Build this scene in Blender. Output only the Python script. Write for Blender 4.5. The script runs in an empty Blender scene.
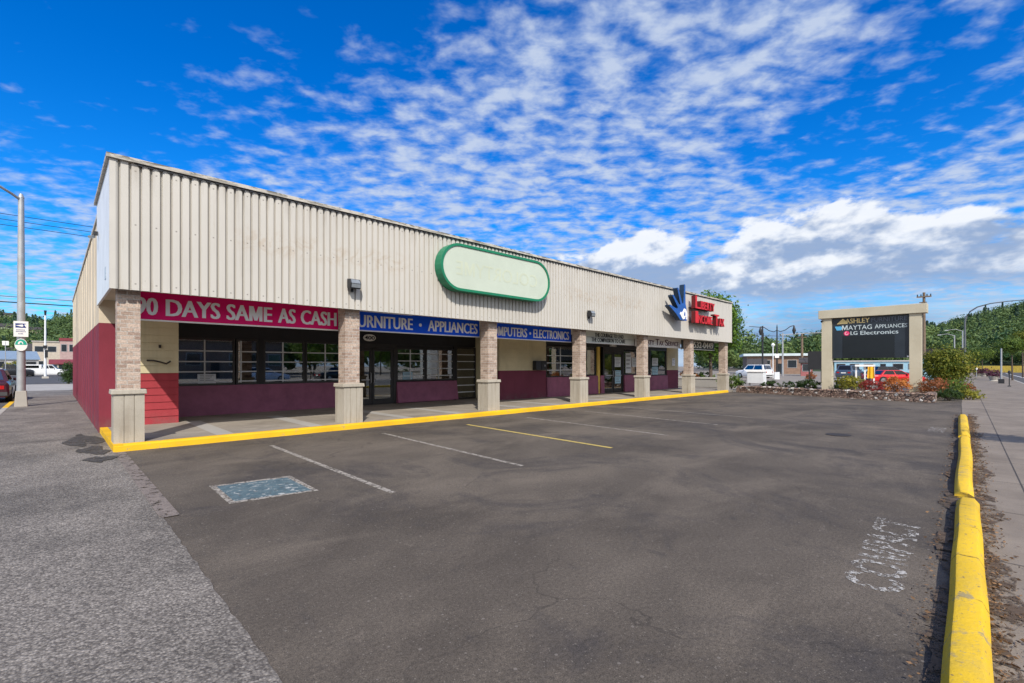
import bpy, bmesh, math, random
import numpy as np
from mathutils import Vector, Matrix
random.seed(7)
rng = np.random.default_rng(7)
scene = bpy.context.scene
col = scene.collection
PI = math.pi

# ------------------------------------------------------------------ camera geometry (for surveying positions)
FPX, EYE, CX, HY = 472.0, 1.6, 512.0, 366.0
AZ = math.atan(486 / 472)
FW = (math.cos(AZ), math.sin(AZ))
RT = (math.sin(AZ), -math.cos(AZ))


def at(px, d):
    t = (px - CX) / FPX
    return (d * (FW[0] + t * RT[0]), d * (FW[1] + t * RT[1]))


def zat(y, d):
    return EYE - (y - HY) / FPX * d


# ------------------------------------------------------------------ node helper
class NT:
    def __init__(s, tree):
        s.t = tree
        s.t.nodes.clear()

    def n(s, typ, props=None, **ins):
        nd = s.t.nodes.new(typ)
        for k, v in (props or {}).items():
            setattr(nd, k, v)
        for k, v in ins.items():
            s.set(nd.inputs[k.replace('_', ' ')] if k.replace('_', ' ') in nd.inputs else nd.inputs[int(k[1:])], v)
        return nd

    def set(s, sock, v):
        if isinstance(v, bpy.types.NodeSocket):
            s.t.links.new(v, sock)
        elif isinstance(v, (tuple, list)) and len(v) == 3 and sock.type == 'RGBA':
            sock.default_value = (*v, 1)
        else:
            sock.default_value = v

    def m(s, op, a, b=0.0, c=0.0, clamp=False):
        nd = s.t.nodes.new('ShaderNodeMath')
        nd.operation = op
        nd.use_clamp = clamp
        for i, v in enumerate((a, b, c)):
            s.set(nd.inputs[i], v)
        return nd.outputs[0]

    def mix(s, f, a, b, blend='MIX'):
        nd = s.t.nodes.new('ShaderNodeMix')
        nd.data_type = 'RGBA'
        nd.blend_type = blend
        s.set(nd.inputs[0], f)
        s.set(nd.inputs[6], a)
        s.set(nd.inputs[7], b)
        return nd.outputs[2]

    def rng(s, v, a, b, c=0.0, d=1.0, smooth=False):
        nd = s.t.nodes.new('ShaderNodeMapRange')
        if smooth:
            nd.interpolation_type = 'SMOOTHSTEP'
        for i, x in enumerate((v, a, b, c, d)):
            s.set(nd.inputs[i], x)
        return nd.outputs[0]

    def noise(s, vec, scale, detail=3, rough=.5, dist=0.0, out=0):
        nd = s.t.nodes.new('ShaderNodeTexNoise')
        s.set(nd.inputs['Vector'], vec)
        nd.inputs['Scale'].default_value = scale
        nd.inputs['Detail'].default_value = detail
        nd.inputs['Roughness'].default_value = rough
        nd.inputs['Distortion'].default_value = dist
        return nd.outputs[out]

    def voro(s, vec, scale, feature='F1', out='Distance', rnd=1.0):
        nd = s.t.nodes.new('ShaderNodeTexVoronoi')
        nd.feature = feature
        s.set(nd.inputs['Vector'], vec)
        nd.inputs['Scale'].default_value = scale
        nd.inputs['Randomness'].default_value = rnd
        return nd.outputs[out]

    def obj(s):
        return s.t.nodes.new('ShaderNodeTexCoord').outputs['Object']

    def scale(s, vec, x, y, z):
        nd = s.t.nodes.new('ShaderNodeVectorMath')
        nd.operation = 'MULTIPLY'
        s.set(nd.inputs[0], vec)
        nd.inputs[1].default_value = (x, y, z)
        return nd.outputs[0]

    def sep(s, vec):
        nd = s.t.nodes.new('ShaderNodeSeparateXYZ')
        s.set(nd.inputs[0], vec)
        return nd.outputs

    def comb(s, x, y, z):
        nd = s.t.nodes.new('ShaderNodeCombineXYZ')
        for i, v in enumerate((x, y, z)):
            s.set(nd.inputs[i], v)
        return nd.outputs[0]

    def bump(s, h, strength=.3, dist=.01):
        nd = s.t.nodes.new('ShaderNodeBump')
        nd.inputs['Strength'].default_value = strength
        nd.inputs['Distance'].default_value = dist
        s.set(nd.inputs['Height'], h)
        return nd.outputs[0]

    def out(s, shader):
        o = s.t.nodes.new('ShaderNodeOutputMaterial')
        s.t.links.new(shader, o.inputs[0])

    def principled(s, color, rough=.7, normal=None, metal=0.0, spec=.35):
        nd = s.t.nodes.new('ShaderNodeBsdfPrincipled')
        s.set(nd.inputs['Base Color'], color)
        s.set(nd.inputs['Roughness'], rough)
        nd.inputs['Metallic'].default_value = metal
        nd.inputs['Specular IOR Level'].default_value = spec
        if normal is not None:
            s.set(nd.inputs['Normal'], normal)
        return nd


MATS = {}


def newmat(name):
    m = bpy.data.materials.new(name)
    m.use_nodes = True
    MATS[name] = m
    return m, NT(m.node_tree)


def mat(name, color, rough=.65, var=.18, scale=3.0, fine=0.0, bump=0.0, metal=0.0, spec=.35, dirt=None, dirt_amt=.4, dirt_scale=2.0):
    """plain paint / metal / stone with uneven tone"""
    if name in MATS:
        return MATS[name]
    m, t = newmat(name)
    o = t.obj()
    n = t.noise(o, scale, 5, .6)
    k = t.rng(n, .3, .7, 1 - var, 1 + var)
    c = t.mix(1.0, color, t.comb(k, k, k), 'MULTIPLY')
    nrm = None
    if fine:
        n2 = t.noise(o, 60, 2, .6)
        k2 = t.rng(n2, .3, .7, 1 - fine, 1 + fine)
        c = t.mix(1.0, c, t.comb(k2, k2, k2), 'MULTIPLY')
    if dirt is not None:
        dn = t.noise(t.scale(o, 1, 1, .35), dirt_scale, 6, .65)
        c = t.mix(t.rng(dn, .5, .72, 0, dirt_amt), c, dirt)
    if bump:
        nrm = t.bump(t.noise(o, 45, 4, .65), bump, .01)
    t.out(t.principled(c, rough, nrm, metal, spec).outputs[0])
    return m


# ------------------------------------------------------------------ mesh builder
class MB:
    def __init__(s):
        s.v, s.f, s.mi = [], [], []

    def add(s, verts, faces, mi=0):
        b = len(s.v)
        s.v += [tuple(p) for p in verts]
        s.f += [tuple(b + i for i in f) for f in faces]
        s.mi += [mi] * len(faces)
        return s

    def box(s, x0, y0, z0, x1, y1, z1, mi=0):
        return s.add([(x0, y0, z0), (x1, y0, z0), (x1, y1, z0), (x0, y1, z0), (x0, y0, z1), (x1, y0, z1), (x1, y1, z1), (x0, y1, z1)],
                     [(3, 2, 1, 0), (4, 5, 6, 7), (0, 1, 5, 4), (1, 2, 6, 5), (2, 3, 7, 6), (3, 0, 4, 7)], mi)

    def frustum(s, cx, cy, z0, z1, a0, b0, a1, b1, mi=0, dx=0, dy=0):
        return s.add([(cx - a0, cy - b0, z0), (cx + a0, cy - b0, z0), (cx + a0, cy + b0, z0), (cx - a0, cy + b0, z0),
                      (cx + dx - a1, cy + dy - b1, z1), (cx + dx + a1, cy + dy - b1, z1), (cx + dx + a1, cy + dy + b1, z1), (cx + dx - a1, cy + dy + b1, z1)],
                     [(3, 2, 1, 0), (4, 5, 6, 7), (0, 1, 5, 4), (1, 2, 6, 5), (2, 3, 7, 6), (3, 0, 4, 7)], mi)

    def prism(s, poly, z0, z1, mi=0):
        n = len(poly)
        v = [(x, y, z0) for x, y in poly] + [(x, y, z1) for x, y in poly]
        f = [tuple(range(n))[::-1], tuple(range(n, 2 * n))] + [(i, (i + 1) % n, n + (i + 1) % n, n + i) for i in range(n)]
        return s.add(v, f, mi)

    def extrude(s, prof, p0, p1, axis='x', mi=0):
        """closed profile of 2-D points swept along an axis from p0 to p1; axis x: (y,z), axis y: (x,z)"""
        n = len(prof)
        mk = (lambda a, q: (q, a[0], a[1])) if axis == 'x' else (lambda a, q: (a[0], q, a[1]))
        v = [mk(a, p0) for a in prof] + [mk(a, p1) for a in prof]
        f = [tuple(range(n))[::-1], tuple(range(n, 2 * n))] + [(i, (i + 1) % n, n + (i + 1) % n, n + i) for i in range(n)]
        return s.add(v, f, mi)

    def sheet(s, poly, z, mi=0):
        return s.add([(x, y, z) for x, y in poly], [tuple(range(len(poly)))], mi)

    def tube(s, path, r, n=8, mi=0, cap=True):
        P = [Vector(p) for p in path]
        R = r if isinstance(r, (list, tuple)) else [r] * len(P)
        rings = []
        for i, p in enumerate(P):
            d = (P[min(i + 1, len(P) - 1)] - P[max(i - 1, 0)]).normalized()
            up = Vector((0, 0, 1)) if abs(d.z) < .9 else Vector((1, 0, 0))
            a = d.cross(up).normalized()
            b = d.cross(a).normalized()
            rings.append([p + (a * math.cos(2 * PI * k / n) + b * math.sin(2 * PI * k / n)) * R[i] for k in range(n)])
        v = [q for ring in rings for q in ring]
        f = []
        for i in range(len(P) - 1):
            for k in range(n):
                f.append((i * n + k, i * n + (k + 1) % n, (i + 1) * n + (k + 1) % n, (i + 1) * n + k))
        if cap:
            f += [tuple(range(n)), tuple(range((len(P) - 1) * n, len(P) * n))[::-1]]
        return s.add(v, f, mi)

    def disc_y(s, cx, y0, y1, cz, r, n=20, mi=0):
        v = [(cx + r * math.cos(2 * PI * k / n), y, cz + r * math.sin(2 * PI * k / n)) for y in (y0, y1) for k in range(n)]
        f = [tuple(range(n)), tuple(range(n, 2 * n))[::-1]] + [(k, n + k, n + (k + 1) % n, (k + 1) % n) for k in range(n)]
        return s.add(v, f, mi)

    def build(s, name, mats, parent=None, world=False, smooth=False, bevel=0.0, fix=True):
        me = bpy.data.meshes.new(name)
        off = Vector((0, 0, 0))
        if world and parent is not None:
            r = parent
            while r.parent is not None:
                r = r.parent
            off = Vector(r.location)
        me.from_pydata([tuple(Vector(p) - off) for p in s.v], [], s.f)
        if not isinstance(mats, (list, tuple)):
            mats = [mats]
        for m in mats:
            me.materials.append(m)
        if len(mats) > 1:
            me.polygons.foreach_set('material_index', s.mi)
        if fix and len(s.f) < 20000:
            bm = bmesh.new()
            bm.from_mesh(me)
            bmesh.ops.recalc_face_normals(bm, faces=bm.faces)
            bm.to_mesh(me)
            bm.free()
        if smooth:
            me.shade_smooth()
            me.set_sharp_from_angle(angle=math.radians(40))
        o = bpy.data.objects.new(name, me)
        col.objects.link(o)
        if parent is not None:
            o.parent = parent
        if bevel:
            b = o.modifiers.new('Bevel', 'BEVEL')
            b.width = bevel
            b.segments = 2
            b.limit_method = 'ANGLE'
        return o


def tag(o, label=None, cat=None, group=None, kind=None):
    if label:
        o['label'] = label
    if cat:
        o['category'] = cat
    if group:
        o['group'] = group
    if kind:
        o['kind'] = kind
    return o


def thing(name, label, cat, loc=(0, 0, 0), rz=0.0, group=None):
    o = bpy.data.objects.new(name, None)
    o.empty_display_size = .2
    col.objects.link(o)
    o.location = loc
    o.rotation_euler = (0, 0, rz)
    return tag(o, label, cat, group)


def copy_tree(o, loc, rz, label):
    def cp(q, parent):
        c = q.copy()
        col.objects.link(c)
        if parent is not None:
            c.parent = parent
        for ch in [x for x in list(col.objects) if x.parent == q]:
            cp(ch, c)
        return c
    r = cp(o, None)
    r.location = loc
    r.rotation_euler = (0, 0, rz)
    r['label'] = label
    return r


_DG = None


def text_geo(body, bold=0.0, extrude=0.0, spacing=1.0):
    cu = bpy.data.curves.new('lettering', 'FONT')
    cu.body = body
    cu.offset = bold
    cu.extrude = extrude
    cu.space_character = spacing
    cu.resolution_u = 3
    ob = bpy.data.objects.new('lettering', cu)
    col.objects.link(ob)
    bpy.context.view_layer.update()
    dg = bpy.context.evaluated_depsgraph_get()
    me = bpy.data.meshes.new_from_object(ob.evaluated_get(dg))
    v = np.array([tuple(p.co) for p in me.vertices])
    f = [tuple(p.vertices) for p in me.polygons]
    bpy.data.objects.remove(ob)
    bpy.data.curves.remove(cu)
    bpy.data.meshes.remove(me)
    return v, f


_W = {}


def glyph_width(ch):
    if ch not in _W:
        v, _ = text_geo(ch)
        _W[ch] = (v[:, 0].min(), v[:, 0].max(), v[:, 1].max())
    return _W[ch]


def mend_m(body, bold, extrude, spacing):
    """the built-in font's M overlaps itself: swap each M for one clean outline"""
    v, f = text_geo(body, bold, extrude, spacing)
    if 'M' not in body:
        return v, f
    h = glyph_width('H')
    m = glyph_width('M')
    v = v.tolist()
    for i, ch in enumerate(body):
        if ch != 'M':
            continue
        pv, _ = text_geo(body[:i] + 'H', 0, 0, spacing)
        x0 = pv[:, 0].max() - (h[1] - h[0]) - h[0] + m[0]
        w = m[1] - m[0]
        f = [q for q in f if not all(x0 - .03 <= v[k][0] <= x0 + w + .03 for k in q)]
        H = m[2]
        out = [(0, 0), (0, 1), (.24, 1), (.5, .36), (.76, 1), (1, 1), (1, 0), (.84, 0), (.84, .70), (.57, .04), (.43, .04), (.16, .70), (.16, 0)]
        n = len(out)
        for z in ((extrude, -extrude) if extrude else (0,)):
            b = len(v)
            v += [[x0 + a * w, c * H, z] for a, c in out]
            f.append(tuple(range(b, b + n)))
        if extrude:
            f += [(b - n + k, b - n + (k + 1) % n, b + (k + 1) % n, b + k) for k in range(n)]
    used = sorted({k for q in f for k in q})
    mp = {k: i for i, k in enumerate(used)}
    return np.array([v[k] for k in used]), [tuple(mp[k] for k in q) for q in f]


def put_text(mb, body, u0, u1, v0, v1, fn, bold=.012, depth=.004, mi=0, mirror=False, spacing=1.0, raw=False):
    """fit the text in the rectangle u0..u1, v0..v1; fn(u, v, w) gives the point, w out of the surface; cap: (lo, hi) share of letter height"""
    fat = bold
    bold = bold if raw else min(bold, .002)
    v, f = mend_m(body, bold, .5 if depth else 0, spacing)
    lo, hi = v.min(0), v.max(0)
    u = (v[:, 0] - lo[0]) / (hi[0] - lo[0])
    if mirror:
        u = 1 - u
    w = (v[:, 1] - lo[1]) / (hi[1] - lo[1])
    dz = (v[:, 2] + .5) * depth if depth else np.zeros(len(v))
    n = max(1, min(6, round((fat - .002) / .0055) + 1)) if depth else 1
    st = (v1 - v0) * .017                                # stroke thickening: copies a hair apart, each a hair prouder
    for i in range(n):
        o = (i - (n - 1) / 2) * st
        mb.add([fn(u0 + (u1 - u0) * a + o, v0 + (v1 - v0) * b, c + .0006 * i) for a, b, c in zip(u, w, dz)], f, mi)


def smallcaps(mb, words, u0, u1, v0, h, fn, ratio=.75, **k):
    """big initial, smaller capitals after it; widths shared by letter counts"""
    units = []
    for wd in words:
        units.append((wd[0], 1.0, .95 if wd[0] != 'I' else .45))
        units.append((wd[1:], ratio, ratio * sum(.35 if c == 'I' else .8 for c in wd[1:])))
        units.append((None, 0, .3))
    units.pop()
    gap = .1
    tot = sum(x[2] + gap for x in units) - gap
    sc = (u1 - u0) / tot
    u = u0
    for body, hh, wd in units:
        if body:
            put_text(mb, body, u, u + wd * sc, v0, v0 + h * hh, fn, **k)
        u += (wd + gap) * sc


# ------------------------------------------------------------------ materials
def m_asphalt():
    m, t = newmat('asphalt_lot')
    o = t.obj()
    c = t.mix(t.rng(t.noise(o, .35, 6, .62, .4), .35, .68), (.068, .056, .045), (.126, .104, .082))
    # tyre-polished lighter areas and darker oil patches
    lane = t.noise(t.scale(o, .45, .8, 1), .8, 6, .66, .5)
    c = t.mix(t.rng(lane, .46, .68, 0, .75), c, (.160, .131, .102))
    oil = t.noise(t.scale(o, 1, .8, 1), .55, 6, .72, .8)
    c = t.mix(t.rng(oil, .51, .64, 0, .72), c, (.050, .044, .042))
    spot = t.noise(o, 3.2, 6, .75, .4)
    c = t.mix(t.rng(spot, .60, .70, 0, .5), c, (.045, .040, .038))
    c = t.mix(t.rng(spot, .38, .30, 0, .35), c, (.19, .155, .125))
    # aggregate grains
    g = t.m('ADD', t.m('MULTIPLY', t.noise(o, 130, 3, .8), .6), t.m('MULTIPLY', t.noise(o, 38, 5, .8), .4))
    k = t.rng(g, .36, .64, .32, 1.75)
    c = t.mix(1.0, c, t.comb(k, k, k), 'MULTIPLY')
    vd = t.voro(o, 64)
    vr = t.sep(t.voro(o, 64, out='Color'))[0]
    pe = t.m('MULTIPLY', t.m('LESS_THAN', vd, .27), t.m('GREATER_THAN', vr, .86))
    c = t.mix(t.m('MULTIPLY', pe, .55), c, (.25, .22, .185))
    # bits of grit and worn spots
    vd2 = t.voro(o, 14)
    vr2 = t.sep(t.voro(o, 14, out='Color'))[1]
    pe2 = t.m('MULTIPLY', t.m('LESS_THAN', vd2, .14), t.m('GREATER_THAN', vr2, .8))
    c = t.mix(t.m('MULTIPLY', pe2, .5), c, (.25, .22, .19))
    # hairline cracks
    w = t.n('ShaderNodeVectorMath', {'operation': 'ADD'})
    t.set(w.inputs[0], o)
    nz = t.n('ShaderNodeTexNoise')
    nz.inputs['Scale'].default_value = 1.4
    nz.inputs['Detail'].default_value = 4
    t.set(nz.inputs['Vector'], o)
    sc = t.scale(nz.outputs['Color'], .9, .9, 0)
    t.set(w.inputs[1], sc)
    e = t.voro(w.outputs[0], .28, 'DISTANCE_TO_EDGE')
    cr = t.m('MULTIPLY', t.m('LESS_THAN', e, .0025), t.rng(t.noise(o, .4, 2), .44, .54))
    c = t.mix(t.m('MULTIPLY', cr, .33), c, (.02, .018, .017))
    b = t.bump(t.m('ADD', g, t.m('MULTIPLY', vd, .5)), .55, .006)
    t.out(t.principled(c, .88, b, spec=.25).outputs[0])
    return m


def m_aggregate():
    m, t = newmat('exposed_aggregate')
    o = t.obj()
    vd = t.voro(o, 58)
    vc = t.sep(t.voro(o, 58, out='Color'))
    v2 = t.sep(t.voro(t.scale(o, 1, .75, 1), 130, out='Color'))
    tone = t.m('ADD', t.m('MULTIPLY', vc[0], .6), t.m('MULTIPLY', v2[1], .4))
    c = t.mix(t.rng(tone, .2, .85), (.10, .087, .075), (.37, .33, .285))
    c = t.mix(t.rng(vd, .25, .6, 0, .5), c, (.10, .086, .074))
    p = t.rng(t.noise(o, .7, 6, .68, .5), .33, .68, .66, 1.28)
    c = t.mix(1.0, c, t.comb(p, p, p), 'MULTIPLY')
    st = t.noise(o, 1.1, 5, .65, .5)
    c = t.mix(t.rng(st, .56, .70, 0, .45), c, (.055, .049, .044))
    c = t.mix(t.rng(t.noise(o, 9, 6, .75), .6, .72, 0, .32), c, (.38, .345, .30))
    b = t.bump(t.m('SUBTRACT', 1.0, vd), .6, .008)
    t.out(t.principled(c, .85, b, spec=.3).outputs[0])
    return m


def m_concrete(name, a, b2, fine=.16, stain=(.09, .075, .06), stain_amt=.4, vertical=False):
    m, t = newmat(name)
    o = t.obj()
    c = t.mix(t.rng(t.noise(o, .9, 6, .62, .3), .32, .68), a, b2)
    g = t.noise(o, 110, 3, .7)
    k = t.rng(g, .3, .7, 1 - fine, 1 + fine)
    c = t.mix(1.0, c, t.comb(k, k, k), 'MULTIPLY')
    so = t.scale(o, 6, 6, .5) if vertical else o
    st = t.noise(so, 1.3, 6, .68, .4)
    c = t.mix(t.rng(st, .5, .74, 0, stain_amt), c, stain)
    bb = t.bump(g, .35, .004)
    t.out(t.principled(c, .85, bb, spec=.25).outputs[0])
    return m


def m_brick():
    m, t = newmat('pale_brick')
    o = t.obj()
    s = t.sep(o)
    u = t.comb(t.m('ADD', s[0], s[1]), s[2], 0)
    br = t.n('ShaderNodeTexBrick')
    br.offset = .5
    t.set(br.inputs['Vector'], u)
    br.inputs['Scale'].default_value = 1.0
    br.inputs['Brick Width'].default_value = .205
    br.inputs['Row Height'].default_value = .078
    br.inputs['Mortar Size'].default_value = .007
    br.inputs['Mortar Smooth'].default_value = .1
    br.inputs['Bias'].default_value = -.1
    br.inputs['Color1'].default_value = (.52, .40, .32, 1)
    br.inputs['Color2'].default_value = (.27, .185, .145, 1)
    br.inputs['Mortar'].default_value = (.46, .42, .37, 1)
    n = t.rng(t.noise(o, 34, 4, .7), .3, .7, .62, 1.35)
    c = t.mix(1.0, br.outputs['Color'], t.comb(n, n, n), 'MULTIPLY')
    p = t.noise(o, 7, 4, .6)
    c = t.mix(t.rng(p, .5, .7, 0, .4), c, (.55, .47, .40))
    h = t.m('ADD', t.m('MULTIPLY', t.m('SUBTRACT', 1.0, br.outputs['Fac']), 1.0), t.m('MULTIPLY', t.noise(o, 70, 3, .7), .4))
    t.out(t.principled(c, .85, t.bump(h, .7, .008), spec=.2).outputs[0])
    return m


def m_stone():
    m, t = newmat('planter_stone')
    o = t.obj()
    s = t.sep(o)
    u = t.comb(t.m('ADD', s[1], t.m('MULTIPLY', s[0], .6)), s[2], 0)
    q = t.scale(u, 1, 1.5, 1)
    vc = t.voro(q, 6.5, out='Color')
    ve = t.voro(q, 6.5, 'DISTANCE_TO_EDGE')
    c = t.mix(t.sep(vc)[0], (.20, .125, .10), (.40, .29, .23))
    c = t.mix(t.m('GREATER_THAN', t.sep(vc)[1], .88), c, (.62, .58, .54))
    c = t.mix(t.rng(ve, .02, .09, 1, 0), c, (.05, .042, .038))
    t.out(t.principled(c, .85, t.bump(t.rng(ve, 0, .2), .9, .03), spec=.2).outputs[0])
    return m


def m_yellow(name, base, worn, amt):
    m, t = newmat(name)
    o = t.obj()
    n = t.noise(o, 5, 7, .7, .4)
    c = t.mix(t.rng(t.noise(o, 1.2, 4), .35, .65), base, tuple(x * .82 for x in base))
    c = t.mix(t.rng(n, .58, .66, 0, amt), c, worn)
    sp = t.noise(o, 38, 4, .7)
    c = t.mix(t.rng(sp, .60, .66, 0, amt * .8), c, worn)
    t.out(t.principled(c, .7, t.bump(t.noise(o, 30, 5, .7), .45, .012), spec=.3).outputs[0])
    return m


def m_marking(name, color, keep, scale=14):
    """paint worn through to the asphalt under it"""
    m, t = newmat(name)
    o = t.obj()
    n = t.noise(o, scale, 6, .75, .3)
    n2 = t.noise(o, 90, 2, .6)
    a = t.rng(t.m('ADD', n, t.m('MULTIPLY', t.m('SUBTRACT', n2, .5), .35)), keep - .03, keep + .03, 0, 1)
    cc = t.mix(t.rng(t.noise(o, 30, 3), .3, .7), tuple(x * .7 for x in color), color)
    p = t.principled(cc, .8, spec=.2)
    tr = t.n('ShaderNodeBsdfTransparent')
    ms = t.n('ShaderNodeMixShader')
    t.set(ms.inputs[0], a)
    t.set(ms.inputs[1], tr.outputs[0])
    t.set(ms.inputs[2], p.outputs[0])
    t.out(ms.outputs[0])
    return m


def m_glass(name='shop_glass', tint=(.55, .62, .62), refl=1.0):
    m, t = newmat(name)
    fr = t.n('ShaderNodeFresnel')
    fr.inputs['IOR'].default_value = 1.75
    o = t.obj()
    nb = t.bump(t.noise(o, .9, 2, .5), .05, .02)
    gl = t.n('ShaderNodeBsdfGlossy', Roughness=.015)
    gl.inputs['Color'].default_value = (refl, refl, refl, 1)
    t.set(gl.inputs['Normal'], nb)
    tr = t.n('ShaderNodeBsdfTransparent')
    tr.inputs['Color'].default_value = (*tint, 1)
    ms = t.n('ShaderNodeMixShader')
    t.set(ms.inputs[0], t.m('MULTIPLY_ADD', fr.outputs[0], 1.8, .07, True))
    t.set(ms.inputs[1], tr.outputs[0])
    t.set(ms.inputs[2], gl.outputs[0])
    t.out(ms.outputs[0])
    return m


XL_ = .74


def m_fascia():
    m, t = newmat('ribbed_beige_metal')
    o = t.obj()
    s = t.sep(o)
    sx = t.m('ADD', s[0], 15.0)                          # the building's origin stands 15 m along the front
    base = (.55, .52, .468)
    n = t.rng(t.noise(t.scale(o, .5, .5, .25), 1.2, 5, .6), .3, .7, .93, 1.07)
    c = t.mix(1.0, base, t.comb(n, n, n), 'MULTIPLY')
    # rusty ghost of old lettering, half-way up
    band = t.m('MULTIPLY', t.rng(s[2], 4.0, 4.25, 0, 1, True), t.rng(s[2], 4.75, 4.5, 0, 1, True))
    g = t.noise(t.scale(o, 1.6, 1, 2.2), 1.5, 5, .7, 1.2)
    rg = t.m('MAXIMUM', t.m('MULTIPLY', t.rng(sx, 2.6, 3.2), t.rng(sx, 7.2, 6.8)), t.m('MULTIPLY', t.rng(sx, 13.6, 14.2), t.rng(sx, 20.0, 19.2)))
    c = t.mix(t.m('MULTIPLY', t.m('MULTIPLY', band, rg), t.rng(g, .47, .60, 0, .34)), c, (.42, .31, .20))
    scr = t.voro(t.scale(o, 6.25, .01, 1.2), 1.0)
    c = t.mix(t.m('MULTIPLY', t.m('LESS_THAN', scr, .028), .5), c, (.10, .085, .07))
    fx_ = t.m('ABSOLUTE', t.m('SUBTRACT', t.m('FRACT', t.m('DIVIDE', t.m('SUBTRACT', sx, XL_), .32)), .18))
    for zz in (3.16, 4.28, 5.30):                                  # rows of fasteners
        fd = t.m('MULTIPLY', t.m('LESS_THAN', fx_, .045), t.m('LESS_THAN', t.m('ABSOLUTE', t.m('SUBTRACT', s[2], zz)), .013))
        c = t.mix(t.m('MULTIPLY', fd, .6), c, (.12, .10, .085))
    run = t.noise(t.scale(o, 5, 1, .35), 1.6, 6, .72, .2)
    c = t.mix(t.rng(run, .60, .72, 0, .35), c, (.36, .29, .20))
    st = t.noise(t.scale(o, 9, 1, .18), 1.0, 4, .6)
    c = t.mix(t.rng(st, .58, .75, 0, .25), c, (.36, .32, .27))
    # dark weeping under the cap and splashes at the foot
    top = t.m('MULTIPLY', t.rng(s[2], 4.9, 5.45, 0, 1), t.rng(t.noise(t.scale(o, 7, 1, .4), 1.3, 4, .6), .50, .70, 0, .6))
    c = t.mix(top, c, (.30, .26, .21))
    t.out(t.principled(c, .5, spec=.35).outputs[0])
    return m


def m_cap():
    m, t = newmat('mossy_cap_metal')
    o = t.obj()
    s = t.sep(o)
    c = t.mix(t.rng(t.noise(t.scale(o, .6, 1, 1), 2.0, 5, .65), .35, .65), (.58, .54, .47), (.48, .44, .38))
    mo = t.noise(t.scale(o, 1.4, 3, 6), 2.2, 6, .75, .5)
    hi = t.m('ADD', t.rng(s[2], 5.45, 5.53, .35, 1.0), 0)
    c = t.mix(t.m('MULTIPLY', t.rng(mo, .47, .54), hi), c, (.10, .095, .075))
    t.out(t.principled(c, .6, spec=.3).outputs[0])
    return m


def m_leaf(name, a, b, trans=.3):
    m, t = newmat(name)
    at_ = t.n('ShaderNodeAttribute', {'attribute_name': 'tone'})
    c = t.mix(at_.outputs['Fac'], a, b)
    d = t.principled(c, .6, spec=.25)
    tl = t.n('ShaderNodeBsdfTranslucent')
    t.set(tl.inputs['Color'], t.mix(.35, c, (.30, .36, .06)))
    ms = t.n('ShaderNodeMixShader')
    ms.inputs[0].default_value = trans
    t.set(ms.inputs[1], d.outputs[0])
    t.set(ms.inputs[2], tl.outputs[0])
    t.out(ms.outputs[0])
    return m


def m_stucco(name, color, vertical=.0):
    m, t = newmat(name)
    o = t.obj()
    s = t.sep(o)
    n = t.rng(t.noise(o, .8, 6, .65), .3, .7, .86, 1.12)
    c = t.mix(1.0, color, t.comb(n, n, n), 'MULTIPLY')
    st = t.noise(t.scale(o, 3, 3, .2), 1.2, 5, .65)
    c = t.mix(t.rng(st, .52, .75, 0, .35), c, tuple(x * .55 for x in color))
    c = t.mix(t.m('MULTIPLY', t.rng(s[2], .45, .1), t.rng(t.noise(o, 4, 4), .4, .65, 0, .5)), c, (.14, .11, .10))
    t.out(t.principled(c, .8, t.bump(t.noise(o, 25, 5, .7), .4, .01), spec=.25).outputs[0])
    return m


ASPHALT = m_asphalt()
AGG = m_aggregate()
BRICK = m_brick()
STONE = m_stone()
GLASS = m_glass()
CARGLASS = m_glass('car_glass', (.10, .12, .13), .25)
FASCIA = m_fascia()
CAP = m_cap()
WALK = m_concrete('walkway_concrete', (.23, .20, .165), (.34, .30, .25))
BAND = m_concrete('walkway_smooth_band', (.33, .31, .285), (.39, .37, .34), .1, (.2, .18, .16), .3)
SIDEWALK = m_concrete('sidewalk_concrete', (.180, .148, .118), (.262, .22, .178), .2, (.10, .085, .072), .45)
PALE = m_concrete('pale_concrete', (.33, .31, .28), (.42, .39, .35), .12, (.22, .19, .16), .3)
COLBASE = m_concrete('column_base_concrete', (.36, .32, .26), (.47, .43, .36), .12, (.20, .155, .11), .55, True)
PAVING = m_concrete('far_paving', (.22, .19, .16), (.29, .255, .215), .1)
ROADM = m_concrete('road_asphalt', (.07, .068, .068), (.11, .106, .103), .2, (.05, .048, .047), .4)
PATCH = m_concrete('asphalt_patch_tar', (.055, .050, .046), (.095, .085, .077), .35)
YKERB = m_yellow('yellow_kerb_paint', (.80, .47, .012), (.30, .25, .15), .6)
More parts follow.
